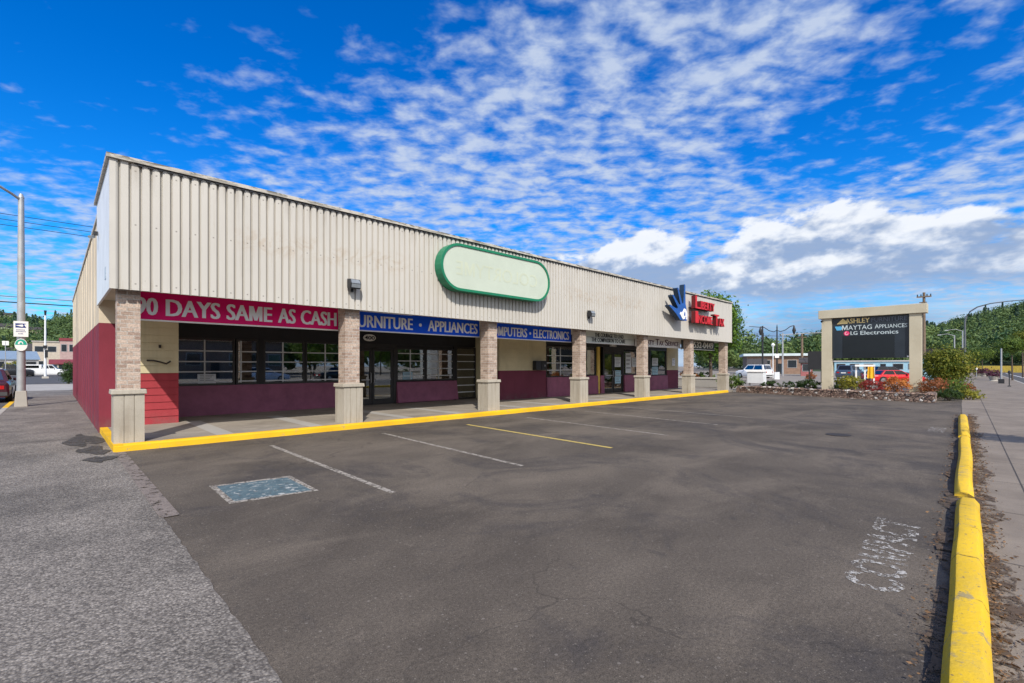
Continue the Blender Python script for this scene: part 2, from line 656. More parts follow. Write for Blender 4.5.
def m_curb():
    m = m_yellow('yellow_curb_paint', (.78, .50, .022), (.30, .25, .15), .85)
    t = NT.__new__(NT)
    t.t = m.node_tree
    p = next(n for n in t.t.nodes if n.type == 'BSDF_PRINCIPLED')
    base = p.inputs['Base Color'].links[0].from_socket
    o = t.obj()
    s = t.sep(o)
    w = t.m('ADD', s[0], t.m('MULTIPLY', t.m('SUBTRACT', t.noise(o, 9, 4, .7), .5), .10))
    cr = t.m('LESS_THAN', t.m('ABSOLUTE', t.m('SUBTRACT', t.m('FRACT', t.m('DIVIDE', w, .93)), .5)), .010)
    c = t.mix(t.m('MULTIPLY', cr, t.rng(t.noise(o, 6, 3), .42, .55, 0, .8)), base, (.10, .065, .02))
    ch = t.noise(t.scale(o, 1, 2.2, 2.2), 13, 5, .72)
    c = t.mix(t.rng(ch, .64, .67, 0, .85), c, (.17, .12, .075))
    du = t.noise(o, 2.6, 5, .7)
    c = t.mix(t.rng(du, .5, .72, 0, .45), c, (.42, .31, .08))
    t.set(p.inputs['Base Color'], c)
    return m


YSTOP = m_curb() if True else m_yellow('yellow_curb_paint', (.78, .50, .022), (.30, .25, .15), .85)
WLINE = m_marking('worn_white_paint', (.40, .36, .31), .47)
YLINE = m_marking('worn_yellow_paint', (.58, .44, .13), .38)
def m_bluebox():
    m, t = newmat('worn_blue_paint')
    o = t.obj()
    n = t.noise(o, 7, 7, .72, .5)
    c = t.mix(t.rng(n, .40, .62), (.065, .105, .125), (.115, .165, .18))
    n2 = t.noise(t.scale(o, 1, 1, 1), 11, 7, .75, .6)
    c = t.mix(t.rng(n2, .56, .60), c, (.42, .43, .41))
    c = t.mix(t.rng(t.noise(o, 16, 6, .75), .58, .62), c, (.09, .075, .066))
    t.out(t.principled(c, .85, spec=.2).outputs[0])
    return m


BLUEM = m_bluebox()
STENCIL = m_marking('worn_stencil_paint', (.50, .475, .44), .53, 22)
BEIGE = m_stucco('beige_stucco', (.62, .53, .40))
MAROON = m_stucco('maroon_stucco', (.21, .032, .05))
SIDING_B = m_stucco('beige_siding', (.60, .52, .33))
SIDING_M = m_stucco('maroon_siding', (.36, .045, .055))
SIDING_SHADE = m_stucco('shaded_maroon_siding', (.17, .040, .065))  # maroon siding again, with the canopy shade painted into its colour
BULK_SHADE = mat('shaded_maroon_bulkhead', (.27, .085, .145), .55, .2, 2.5, .06, .1)  # maroon made purpler: the bluish shade is in the colour
WHITE_M = mat('white_metal', (.72, .74, .76), .5, .08, 2)
BLACK = mat('black_header_panel', (.018, .018, .02), .5, .2, 2)
FRAME = mat('bronze_window_frame', (.045, .042, .040), .4, .15, 4, metal=.4)
MUNTIN = mat('grey_muntin_bar', (.62, .64, .65), .45, .1, 5)
SOFFIT = mat('soffit_paint', (.58, .53, .44), .8, .12, 2)
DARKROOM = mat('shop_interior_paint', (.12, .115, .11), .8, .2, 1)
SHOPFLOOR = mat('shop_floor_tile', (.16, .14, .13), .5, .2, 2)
ROOFM = mat('roof_membrane', (.12, .12, .12), .9, .2, 1)
LAMPW = mat('lamp_diffuser', (.82, .83, .84), .4, .05, 3)
DKMETAL = mat('dark_fixture_metal', (.035, .036, .04), .45, .15, 5, metal=.3)
GREYGLASS = mat('fixture_lens', (.22, .24, .26), .15, .15, 9, spec=.6)
DKGREY = mat('dark_grey_steel', (.13, .14, .15), .5, .15, 3, metal=.3)
GALV = mat('galvanised_steel', (.42, .43, .44), .45, .15, 3, metal=.5, dirt=(.30, .22, .15), dirt_amt=.3)
CRIMSON = mat('crimson_sign_vinyl', (.78, .008, .15), .5, .08, 1.5, spec=.12)
SBLUE = mat('blue_sign_vinyl', (.008, .10, .80), .5, .1, 1.5, spec=.12)
TXTW = mat('white_sign_letter', (.88, .87, .89), .45, .05, 4)
TXTK = mat('black_sign_letter', (.02, .02, .022), .5, .1, 4)
CREAM = mat('pale_green_sign_face', (.53, .585, .485), .35, .06, 1.2)
GREENM = mat('green_sign_rim', (.015, .19, .095), .4, .12, 3)
GHOST = mat('faded_sign_letter', (.545, .585, .45), .4, .05, 2)
REDL = mat('red_channel_letter', (.60, .012, .016), .35, .08, 3)
REDSIDE = mat('dark_red_letter_side', (.12, .012, .014), .5, .1, 3)
HANDB = mat('blue_hand_face', (.012, .085, .34), .35, .25, 3)
HANDS = mat('blue_hand_side', (.015, .035, .07), .5, .15, 3)
SIGNW = mat('white_sign_face', (.84, .82, .79), .45, .06, 2)
MARQ = mat('marquee_face', (.72, .76, .70), .4, .08, 2)
PURTXT = mat('plum_letter', (.09, .03, .06), .5, .1, 3)
STUCCOSIGN = m_concrete('monument_stucco', (.47, .42, .31), (.54, .49, .37), .06, (.36, .31, .22), .25)
SIGNK = mat('dark_sign_panel', (.020, .028, .038), .35, .15, 1.5)
SIGNK2 = mat('black_sign_panel', (.008, .012, .016), .3, .15, 1.5)
GOLD = mat('gold_letter', (.85, .66, .28), .5, .1, 2)
DIML = mat('dim_letter', (.11, .13, .17), .5, .1, 2)
PALEL = mat('pale_letter', (.50, .58, .60), .5, .1, 2)
PINK = mat('magenta_emblem', (.75, .04, .16), .4, .05, 2)
SKYEMB = mat('light_blue_emblem', (.10, .42, .70), .4, .1, 2)
SOIL = mat('bark_soil', (.17, .11, .07), .95, .3, 5, .3, .5)
BARK = mat('tree_bark', (.10, .075, .058), .9, .3, 6, .2, .5)
WOODPOLE = mat('weathered_pole_wood', (.17, .125, .09), .9, .25, 4, .2, .3)
RUBBER = mat('tyre_rubber', (.02, .02, .02), .85, .1, 5)
RIM = mat('wheel_rim_alloy', (.45, .46, .48), .3, .1, 5, metal=.8)
CARWHITE = mat('white_car_paint', (.78, .79, .80), .25, .04, 2, spec=.6)
CARBLACK = mat('black_car_paint', (.015, .016, .02), .2, .1, 2, spec=.7)
CARRED = mat('red_car_paint', (.55, .012, .02), .22, .06, 2, spec=.6)
CARWINE = mat('wine_car_paint', (.05, .012, .02), .2, .1, 2, spec=.7)
CARBLUE = mat('slate_car_paint', (.05, .08, .13), .22, .1, 2, spec=.6)
TAIL = mat('red_lamp_plastic', (.42, .01, .012), .3, .05, 3)
HEADL = mat('clear_lamp_plastic', (.7, .7, .68), .15, .05, 3, spec=.7)
BROWNB = mat('brown_block_wall', (.23, .15, .11), .85, .2, 2, .1)
PALEROOF = mat('pale_blue_metal_roof', (.52, .60, .62), .45, .08, 2)
TANW = mat('tan_house_wall', (.48, .42, .34), .8, .12, 2)
GREYW = mat('grey_house_wall', (.36, .37, .38), .8, .12, 2)
WHITEW = mat('white_house_wall', (.48, .47, .45), .8, .1, 2)
MARW = mat('maroon_house_wall', (.20, .04, .05), .8, .15, 2)
PINKW = mat('dusty_red_wall', (.34, .12, .12), .8, .15, 2)
DKROOF = mat('dark_shingle_roof', (.06, .055, .055), .9, .2, 3)
BLUEROOF = mat('blue_grey_roof', (.20, .27, .36), .6, .1, 2)
PALEBLUE = mat('pale_blue_cladding', (.33, .55, .66), .6, .1, 2)
DKWIN = mat('dark_window_pane', (.025, .03, .035), .1, .1, 2, spec=.6)
LITTER = mat('dry_leaf_litter', (.20, .105, .05), .9, .45, 25)
PAPER = mat('printed_paper', (.62, .66, .70), .7, .12, 22)
PAPERB = mat('pale_blue_paper', (.35, .55, .66), .7, .12, 22)
YELP = mat('yellow_post_paint', (.70, .48, .10), .6, .1, 4)
ORANGE = mat('orange_yellow_cloth', (.80, .42, .02), .7, .12, 6)
REDP = mat('red_banner_print', (.55, .03, .05), .6, .25, 9)
BLUEP = mat('cyan_banner_print', (.03, .30, .52), .6, .25, 9)
GREENS = mat('green_sign_print', (.02, .36, .26), .5, .08, 5)
NAVY = mat('navy_sign_print', (.02, .04, .18), .5, .08, 5)
VERGE = mat('dry_verge_grass', (.36, .27, .05), .95, .25, 4)
HILL = mat('hill_undergrowth', (.04, .065, .028), .95, .35, .05)
STEELCOVER = mat('rusty_cover_iron', (.035, .028, .024), .7, .3, 20, .2, .3)

L_TREE = m_leaf('tree_leaves', (.030, .085, .012), (.16, .27, .03))
L_DARK = m_leaf('dark_shrub_leaves', (.014, .035, .010), (.045, .085, .022))
L_SHRUB = m_leaf('shrub_leaves', (.030, .070, .012), (.17, .24, .04))
L_YELLOW = m_leaf('yellow_green_leaves', (.08, .10, .012), (.40, .36, .05))
L_ORANGE = m_leaf('orange_blossom', (.28, .06, .02), (.75, .30, .08))
L_RED = m_leaf('red_barberry_leaves', (.16, .02, .025), (.52, .07, .07))
L_RUST = m_leaf('rusty_heath_leaves', (.15, .045, .02), (.48, .17, .07))
L_PURPLE = m_leaf('purple_petunia', (.045, .012, .03), (.20, .05, .12))
L_MAPLE = m_leaf('turning_leaves', (.022, .065, .010), (.27, .26, .03))
L_CONIFER = m_leaf('conifer_needles', (.018, .045, .030), (.055, .105, .060), .15)
L_WOOD = m_leaf('far_wood_leaves', (.028, .070, .026), (.17, .235, .07), .15)

# ------------------------------------------------------------------ foliage


def leaf_quads(P, size, flat=.0, jitter=.5, N=None, loose=.75):
    """one leaf per point of P; with N the leaves face roughly along N, so that a crown shades as a volume"""
    n = len(P)
    if N is None:
        a = rng.normal(size=(n, 3))
        a[:, 2] *= (1 - flat)
        a /= np.linalg.norm(a, axis=1)[:, None]
        b = np.cross(a, rng.normal(size=(n, 3)))
        b /= np.linalg.norm(b, axis=1)[:, None]
    else:
        nn = N / (np.linalg.norm(N, axis=1)[:, None] + 1e-9) + loose * rng.normal(size=(n, 3)) * .6
        nn /= np.linalg.norm(nn, axis=1)[:, None]
        a = np.cross(nn, rng.normal(size=(n, 3)))
        a /= np.linalg.norm(a, axis=1)[:, None]
        b = np.cross(nn, a)
    s = size * (1 + jitter * rng.uniform(-1, 1, n))[:, None]
    V = np.stack([P - a * s * .9, P - b * s * .42, P + a * s * .9, P + b * s * .42], 1).reshape(-1, 3)
    return V


def quad_mesh(name, V, tone, m, parent=None):
    """V: (4n,3) leaf corners, tone: (n,)"""
    n = len(V) // 4
    me = bpy.data.meshes.new(name)
    me.vertices.add(4 * n)
    me.vertices.foreach_set('co', V.astype(np.float32).ravel())
    me.loops.add(4 * n)
    me.loops.foreach_set('vertex_index', np.arange(4 * n, dtype=np.int32))
    me.polygons.add(n)
    me.polygons.foreach_set('loop_start', np.arange(0, 4 * n, 4, dtype=np.int32))
    at_ = me.attributes.new('tone', 'FLOAT', 'FACE')
    at_.data.foreach_set('value', np.clip(tone, 0, 1).astype(np.float32))
    me.materials.append(m)
    me.update(calc_edges=True)
    o = bpy.data.objects.new(name, me)
    col.objects.link(o)
    if parent is not None:
        o.parent = parent
    return o


def clump_points(center, rad, nclump, per, cr, shell=.55, low=-1.0):
    """leaf points in clumps spread through an ellipsoid; returns points and a tone per point"""
    P, T, Q = [], [], []
    while len(P) < nclump:
        d = rng.normal(size=3)
        d /= np.linalg.norm(d)
        if d[2] < low:
            continue
        r = shell + (1 - shell) * rng.random() ** .6
        c = np.array(center) + d * r * np.array(rad)
        q = rng.normal(size=(per, 3)) * cr * rng.uniform(.6, 1.25)
        q[:, 2] *= .75
        P.append(c + q)
        Q.append(q / cr + .8 * d * r)
        T.append(np.clip(rng.normal(.48, .2) + rng.normal(0, .18, per), 0, 1))
    return np.concatenate(P), np.concatenate(T), np.concatenate(Q)


def shrub(name, label, cat, x, y, z, rad, n, leaf, m, group=None, stem=True):
    root = thing(name, label, cat, (x, y, z), 0, group)
    P, T, Q = clump_points((0, 0, rad[2] * .85), rad, max(8, n // 28), 28, min(rad) * .22, .35, -.75)
    ok = P[:, 2] > .02
    P, T, Q = P[ok], T[ok], Q[ok]
    quad_mesh('foliage', leaf_quads(P, leaf, N=Q), T, m, root)
    if stem:
        mb = MB()
        for k in range(4):
            a = k * PI / 2 + .4
            mb.tube([(0, 0, -.05), (.3 * rad[0] * math.cos(a), .3 * rad[1] * math.sin(a), rad[2] * .9)], [.025, .012], 5)
        mb.build('stem', BARK, root)
    return root


def tree(name, label, x, y, h_trunk, crown_c, rad, nclump, per, cr, leaf, m, tr=.12, group=None, lean=0.0, shell=.45):
    root = thing(name, label, 'tree', (x, y, 0), 0, group)
    mb = MB()
    top = crown_c
    mb.tube([(0, 0, -.1), (.02, .03, h_trunk * .5), (lean, .05, h_trunk), (lean, 0, top)], [tr * 1.25, tr, tr * .8, tr * .3], 9)
    for k in range(9):
        a = k * 2.4
        e = (rad[0] * .75 * math.cos(a), rad[1] * .75 * math.sin(a), top + rad[2] * random.uniform(-.45, .6))
        z0 = h_trunk * random.uniform(.85, 1.2)
        mb.tube([(lean, 0, z0), (e[0] * .45 + lean, e[1] * .45, (z0 + e[2]) / 2 + .1), (e[0] + lean, e[1], e[2])], [tr * .45, tr * .3, tr * .1], 6)
    mb.build('trunk', BARK, root, smooth=True)
    P, T, Q = clump_points((lean, 0, top), rad, nclump, per, cr, shell)
    quad_mesh('crown', leaf_quads(P, leaf, N=Q), T, m, root)
    return root


# ------------------------------------------------------------------ setting: ground, roads, paths
MB().sheet([(-1500, -1500), (1500, -1500), (1500, 1500), (-1500, 1500)], -.03).build('ground', PAVING)
tag(bpy.data.objects['ground'], kind='structure')


def sv(X, v):                                   # street frame: line at offset v, running with the street
    return (X, v + .042 * X)


def structure(name, mb, m, **k):
    return tag(mb.build(name, m, **k), kind='structure')


structure('parking_lot', MB().sheet([(.55, -2.2), (30.5, -.2), (60, 2.3), (60, 3.6), (34, 2.6), (30.4, 6), (30.4, 11.5), (.55, 11.5)], 0.0), ASPHALT)
edge = [(.83 + .005 * math.sin(i * .9) + .003 * math.sin(i * 4.7) + random.uniform(-.004, .004), -4 + i * .06) for i in range(258)]
structure('sidewalk', MB().sheet([(-1.25, -12), (.83, -12)] + edge + [(.83, 11.5), (.83, 43), (-1.25, 43)], .006), AGG)
structure('street_sidewalk', MB().sheet([sv(.9, -3.6), sv(30, -3.6), sv(170, -6.2), sv(170, -.2), sv(46, -.2), sv(27, -.08), sv(2.2, -.08), sv(.9, -.08)], .010), SIDEWALK)
structure('sidewalk_pad', MB().sheet([(-1.9, 43), (2.6, 43), (2.6, 58), (-1.9, 58)], .008), PALE)
structure('side_road', MB().sheet([(-13, -60), (-1.4, -60), (-1.4, 60), (-13, 60)], -.12 + .1), ROADM)
structure('cross_road', MB().sheet([(-120, 60), (140, 60), (140, 116), (-120, 116)], -.016), ROADM)
structure('street_road', MB().sheet([(-1.4, -30), (30, -18), sv(200, -24), sv(200, -6.9), sv(170, -6.35), sv(30, -3.75), sv(-1.4, -3.75)], -.012), ROADM)
structure('side_kerb', MB().box(-1.4, -12, -.1, -1.25, 26.3, .012).box(-1.4, 33.5, -.1, -1.25, 58, .012), PALE)
structure('yellow_side_kerb', MB().box(-1.4, 26.3, -.1, -1.245, 33.5, .016), YKERB)
k = MB()
a, b, c, d = sv(.9, -3.75), sv(30, -3.75), sv(30, -3.6), sv(.9, -3.6)
k.prism([a, b, c, d], -.1, .014)
a, b, c, d = sv(30, -3.75), sv(170, -6.35), sv(170, -6.2), sv(30, -3.6)
k.prism([a, b, c, d], -.1, .014)
structure('street_kerb', k, PALE)
structure('road_marking', MB().sheet([sv(70, -5.9), sv(150, -7.4), sv(150, -7.55), sv(70, -6.05)], -.008).sheet([sv(40, -9), sv(150, -11), sv(150, -11.15), sv(40, -9.15)], -.008), SIGNW)
# flush concrete edge and tar patches where the rough pavement meets the lot
structure('sidewalk_edge', MB().sheet([(.80, 6.1), (.97, 6.1), (.95, 11.3), (.79, 11.3)], .011), m_marking('worn_edge_concrete', (.24, .20, .175), .44, 7))


def blob(cx, cy, rx, ry, z, n=22, amp=.16, seed=1):
    r = random.Random(seed)
    ph = [r.uniform(0, 6.28) for _ in range(3)]
    return [(cx + rx * (1 + amp * math.sin(2 * q + ph[0]) + amp * .6 * math.sin(5 * q + ph[1])) * math.cos(q),
             cy + ry * (1 + amp * math.sin(3 * q + ph[2]) + amp * .5 * math.sin(7 * q + ph[0])) * math.sin(q)) for q in [2 * PI * i / n for i in range(n)]]


structure('pavement_patch', MB().sheet(blob(.48, 13.6, .26, 1.0, 0, seed=3, amp=.3), .0145).sheet(blob(.52, 11.9, .24, .55, 0, seed=5, amp=.3), .0155).sheet(blob(.58, 10.7, .18, .3, 0, seed=8, amp=.3), .0165), m_marking('thin_tar_patch', (.088, .080, .072), .44, 5))
jm = MB()
for yy in (14.0, 19.0, 24.0, 29.0, 34.0):
    jm.sheet([(-1.25, yy), (.7, yy + .05), (.7, yy + .065), (-1.25, yy + .018)], .0105)
structure('pavement_seam', jm, PATCH)
jm = MB()
jm.sheet([sv(3, -.56), sv(160, -1.6), sv(160, -1.64), sv(3, -.572)], .0135)
for i in range(40):
    xx = 3.5 + i * 1.9
    jm.sheet([sv(xx, -3.6), sv(xx + .01, -3.6), sv(xx + .13, -.1), sv(xx + .12, -.1)], .0145)
structure('sidewalk_seam', jm, PATCH)

# painted markings on the lot
ln = MB()
for xa, xb in ((3.14, 3.07), (5.62, 5.38), (10.55, 10.15), (13.5, 12.95), (15.9, 15.5)):
    ln.sheet([(xa - .042, 10.2), (xa + .042, 10.2), (xb + .042, 5.3), (xb - .042, 5.3)], .004)
structure('parking_line', ln, WLINE)
structure('yellow_parking_line', MB().sheet([(8.05, 10.1), (8.15, 10.1), (7.86, 5.25), (7.76, 5.25)], .004), YLINE)
structure('blue_painted_marking', MB().sheet([(1.55, 7.22), (2.40, 7.1), (2.38, 6.15), (1.53, 6.28)], .004), BLUEM)
fr = MB()
q0 = [(1.48, 7.31), (2.47, 7.17), (2.44, 6.07), (1.46, 6.2)]
q1 = [(1.55, 7.22), (2.40, 7.10), (2.38, 6.15), (1.53, 6.28)]
for i in range(4):
    j = (i + 1) % 4
    fr.sheet([q0[i], q0[j], q1[j], q1[i]], .0045)
structure('marking_border', fr, WLINE)
st = MB()
# worn stencilled word on the asphalt, stretched across the bay
put_text(st, 'COMPACT', 4.2, 6.25, 0, .36, lambda u, v, w: (u, .46 + v + .035 * (u - 4.2), .0048), bold=.028, depth=0, raw=True)
put_text(st, 'COMPACT', 15.3, 16.5, 0, .34, lambda u, v, w: (u, .9 + v, .0048), bold=.028, depth=0, raw=True)
structure('stencil_marking', st, STENCIL)

# raised shop walkway and its yellow kerb
wk = MB().box(.92, 11.52, -.05, 30.4, 15.0, .13).box(2.3, 15.0, -.05, 14.2, 16.7, .13)
structure('walkway', wk, WALK)
bd = MB()
for i, xx in enumerate((2.65, 4.6, 7.2, 9.0, 11.9, 13.7, 16.9, 18.7, 22.0, 24.0, 26.8, 28.6)):
    bd.sheet([(xx - .17, 11.56), (xx + .17, 11.56), (xx + .17, 14.85), (xx - .17, 14.85)], .134)
structure('walkway_band', bd, BAND)
kb = MB()
prof = [(11.37, -.05), (11.39, .10), (11.42, .135), (11.53, .137), (11.53, -.05)]
N = 60
for i in range(N):
    x0, x1 = .80 + i * 28.55 / N, .80 + (i + 1) * 28.55 / N
    j0, j1 = .012 * math.sin(i * 1.7), .012 * math.sin((i + 1) * 1.7)
    n = len(prof)
    kb.add([(x0, y + j0 * (1 if y < 11.5 else 0), z) for y, z in prof] + [(x1, y + j1 * (1 if y < 11.5 else 0), z) for y, z in prof],
           [(q, (q + 1) % n, n + (q + 1) % n, n + q) for q in range(n)])
kb.add([(.80, y, z) for y, z in prof], [tuple(range(5))])
kb.add([(29.35, y, z) for y, z in prof], [tuple(range(5))])
kb.box(.79, 11.40, -.05, .93, 15.1, .134)
structure('yellow_kerb', kb, YKERB)

# ------------------------------------------------------------------ the store building
XL, XR, YF, YW, YS, YB = .74, 29.95, 11.42, 14.9, 16.5, 36.0
ZB, ZT = 3.04, 5.45
bld = thing('commercial_building', 'long single-storey store with ribbed beige fascia and maroon lower walls', 'building', (15, 24, 0))
BL = lambda mb, name, m, parent=bld, **k: mb.build(name, m, parent, world=True, **k)
# side wall, beige above maroon
for z0, z1, mm, nm in ((2.63, 5.15, BEIGE, 'side_wall'), (0.0, 2.628, MAROON, 'lower_side_wall')):
    pg = [(.97, YB), (.97, YW + .02), (1.12, YW + .02), (1.12, YW), (.772, YW)]
    for q in range(1, 15):
        yy = YW + q * 1.45
        pg += [(.772, yy), (.762, yy + .006), (.762, yy + .034), (.772, yy + .04)]
    pg.append((.772, YB))
    BL(MB().prism(pg[::-1], z0, z1), nm, mm)
BL(MB().box(.74, 15.0, 5.15, 1.05, YB, 5.24), 'parapet_cap', CAP)
BL(MB().box(XR - .2, YW + .15, 0, XR, YB, 5.15).box(.97, YB - .2, 0, XR - .2, YB, 5.15), 'rear_wall', BEIGE)
BL(MB().box(.97, 15.2, 4.7, XR - .2, YB - .2, 4.8), 'roof', ROOFM)


# lap siding segments
def siding(x0, x1, z0, z1, y, name, m):
    mb = MB()
    n = max(1, round((z1 - z0) / .19))
    h = (z1 - z0) / n
    for i in range(n):
        a = z0 + i * h
        mb.extrude([(y - .028, a), (y - .010, a + h - .001), (y + .1, a + h - .001), (y + .1, a)], x0, x1)
    return BL(mb, name, m)


siding(1.13, 2.34, 1.42, 3.16, YW + .02, 'front_wall', SIDING_B)
siding(1.13, 2.34, .13, 1.418, YW + .02, 'front_wall', SIDING_M)
siding(13.7, 16.69, 1.40, 3.16, YW, 'front_wall', SIDING_B)
siding(13.7, 16.69, .13, 1.398, YW, 'front_wall', SIDING_SHADE)
siding(28.42, XR - .02, 1.34, 3.16, YW, 'front_wall', SIDING_B)
siding(28.42, XR - .02, .13, 1.338, YW, 'front_wall', SIDING_SHADE)
BL(MB().box(2.25, YW + .13, .13, 2.34, YS + .1, 3.16), 'recess_wall', SIDING_B)
BL(MB().box(13.7, YW + .11, .13, 13.8, YS + .1, 3.16), 'recess_wall', SIDING_B)
# fascia: ribbed metal, flat towards the far end
mb = MB()
prof = []
x = XL
while x < 21.4:
    prof += [(x, 0), (x + .112, 0), (x + .118, .052), (x + .152, .052), (x + .158, 0)]
    x += .160
prof += [(x, 0), (26.0, 0), (26.01, .015), (26.03, 0), (XR, 0)]
n = len(prof)
v = [(a, YF + b, ZB) for a, b in prof] + [(a, YF + b, ZT) for a, b in prof]
mb.add(v, [(i, i + 1, n + i + 1, n + i) for i in range(n - 1)])
BL(mb, 'fascia', FASCIA, fix=False)
BL(MB().box(XL, YF + .04, ZB, XL + .04, YW + .1, ZT - .002), 'fascia_end', WHITE_M)
BL(MB().box(XR - .04, YF + .04, ZB, XR, YW + .3, ZT - .002), 'fascia_end', WHITE_M)
TRIM = mat('beige_trim', (.55, .52, .468), .5, .05, 2)
BL(MB().box(XL - .004, YF - .012, ZB - .002, XL + .09, YF + .0398, ZT - .004), 'corner_trim', TRIM)
BL(MB().box(XR - .14, YF - .012, ZB - .002, XR + .004, YF + .0398, ZT - .004), 'corner_trim', TRIM)
mb = MB()
mb.box(XL - .05, YF - .06, ZT, XR + .05, YF + .24, ZT + .075)
mb.box(XL - .05, YF + .24, ZT, XL + .25, YW + .2, ZT + .072)
BL(mb, 'fascia_cap', CAP)
pg = [(XR - .2, ZT - .003), (1.1, ZT - .003)]                 # toothed closure strip under the cap
for i in range(176):
    xx = 1.1 + i * .16
    pg += [(xx, ZT - .012), (xx + .045, ZT - .012), (xx + .045, ZT - .045), (xx + .125, ZT - .045), (xx + .125, ZT - .012)]
pg = [q for q in pg if q[0] <= XR - .2] + [(XR - .2, ZT - .012)]
BL(MB().extrude(pg, YF - .035, YF - .003, 'y'), 'closure_strip', DKMETAL)
SO = ZB + .14
BL(MB().prism([(XL + .04, YF + .07), (XR - .04, YF + .07), (XR - .04, YW - .01), (14.2, YW - .01), (14.2, YS + .12), (2.3, YS + .12), (2.3, YW - .01), (XL + .04, YW - .01)], SO, SO + .08), 'soffit', SOFFIT)
# columns
for i, cx in enumerate((1.04, 5.54, 10.40, 15.27, 20.13, 24.97, 29.65)):
    cy = 11.82
    hb, hs_ = (.232, .175) if i == 0 else (.256, .195)
    cb = MB()
    # board-formed base: panels proud of narrow grooves
    g0, g1 = hb * .36, hb * .30
    pp = []
    for sx_, sy_, tx_, ty_ in ((-1, -1, 1, 0), (1, -1, 0, 1), (1, 1, -1, 0), (-1, 1, 0, -1)):   # four faces with two shallow grooves each
        for q, dep in ((-hb, 0), (-g0, 0), (-g0, .014), (-g1, .014), (-g1, 0), (g1, 0), (g1, .014), (g0, .014), (g0, 0)):
            nx_, ny_ = ty_, -tx_
            pp.append((cx + nx_ * (hb - dep) + tx_ * q, cy + ny_ * (hb - dep) + ty_ * q))
    cb.prism(pp, .10, 1.06)
    cbo = BL(cb, 'column', COLBASE)
    BL(MB().frustum(cx, cy, 1.061, 1.15, hb + .038, hb + .038, hb + .03, hb + .03), 'cap', COLBASE, cbo, bevel=.012)
    BL(MB().box(cx - hs_, cy - hs_, 1.15, cx + hs_, cy + hs_, SO - .002), 'brick_shaft', BRICK, cbo)


def shop_window(x0, x1, z0, z1, y, cols, rows, fr=.06, bars=True):
    mb = MB()
    mb.box(x0, y - .05, z0, x0 + fr, y + .05, z1).box(x1 - fr, y - .05, z0, x1, y + .05, z1)
    mb.box(x0 + fr, y - .05, z0, x1 - fr, y + .05, z0 + fr).box(x0 + fr, y - .05, z1 - fr, x1 - fr, y + .05, z1)
    w = BL(mb, 'window', FRAME)
    BL(MB().box(x0 + fr - .01, y - .006, z0 + fr - .01, x1 - fr + .01, y + .006, z1 - fr + .01), 'pane', GLASS, w)
    if bars:
        b = MB()
        for r in rows:
            b.box(x0 + fr, y - .035, r - .018, x1 - fr, y - .012, r + .018)
        for q in cols:
            b.box(q - .018, y - .034, z0 + fr, q + .018, y - .013, z1 - fr)
        BL(b, 'glazing_bar', MUNTIN, w)
    return w


R1 = (1.13, 1.43, 1.73, 2.05)
shop_window(2.36, 4.03, 1.02, 2.44, YS, (3.23,), R1)
shop_window(4.06, 4.70, 1.02, 2.44, YS, (4.2,), R1)
shop_window(4.84, 6.14, 1.02, 2.44, YS, (5.44,), R1)
shop_window(6.16, 8.0, 1.02, 2.44, YS, (6.85, 7.5), R1)
BL(MB().box(4.70, YS - .07, 1.02, 4.84, YS + .06, 2.44), 'window_post', BLACK)
shop_window(9.66, 11.0, 1.0, 2.32, YS, (10.3,), (1.2, 1.5, 1.8, 2.1))
shop_window(11.02, 12.46, 1.0, 2.32, YS, (11.68,), (1.2, 1.5, 1.8, 2.1))
shop_window(12.58, 13.7, .15, 2.42, YS, (), (.45, .75, 1.1, 1.45, 1.8, 2.1))
BL(MB().box(12.46, YS - .06, .13, 12.58, YS + .06, 2.44), 'window_post', BLACK)
BL(MB().box(2.345, YS - .02, 2.442, 13.695, YS + .10, SO - .003).box(9.66, YS - .02, 2.322, 12.44, YS + .06, 2.44), 'header_panel', BLACK)
shop_window(16.72, 18.95, 1.06, 2.58, YW + .05, (17.8,), (1.4, 1.75, 2.1))
shop_window(19.0, 20.72, 1.09, 2.62, YW + .05, (19.9,), (1.45, 1.8, 2.15), bars=False)
shop_window(23.36, 26.3, 1.09, 2.62, YW + .05, (24.8,), (), bars=False)
shop_window(26.35, 28.36, 1.0, 2.62, YW + .05, (), (), bars=False)
BL(MB().box(16.70, YW, 2.622, 28.41, YW + .12, SO - .004), 'header_panel', BLACK)
BL(MB().box(20.80, YW - .03, .13, 21.02, YW + .1, 2.62), 'trim_post', YELP)
# bulkheads (maroon stall risers, bluish shade put into their colour)
for x0, x1, y, z1 in ((2.345, 8.0, YS, 1.015), (9.66, 12.6, YS, .97), (16.72, 20.0, YW, 1.06), (20.0, 20.79, YW, 1.09), (21.03, 21.36, YW, 1.09), (23.36, 26.3, YW, 1.08), (26.32, 28.40, YW, .995)):
    sl = .10 if x0 == 9.66 else .0
    mb = MB().extrude([(y - .10 - sl, .16 if sl else .13), (y - .07, z1), (y + .08, z1), (y + .08, .13)], x0 + .0, x1 - .003)
    BL(mb, 'bulkhead', BULK_SHADE)


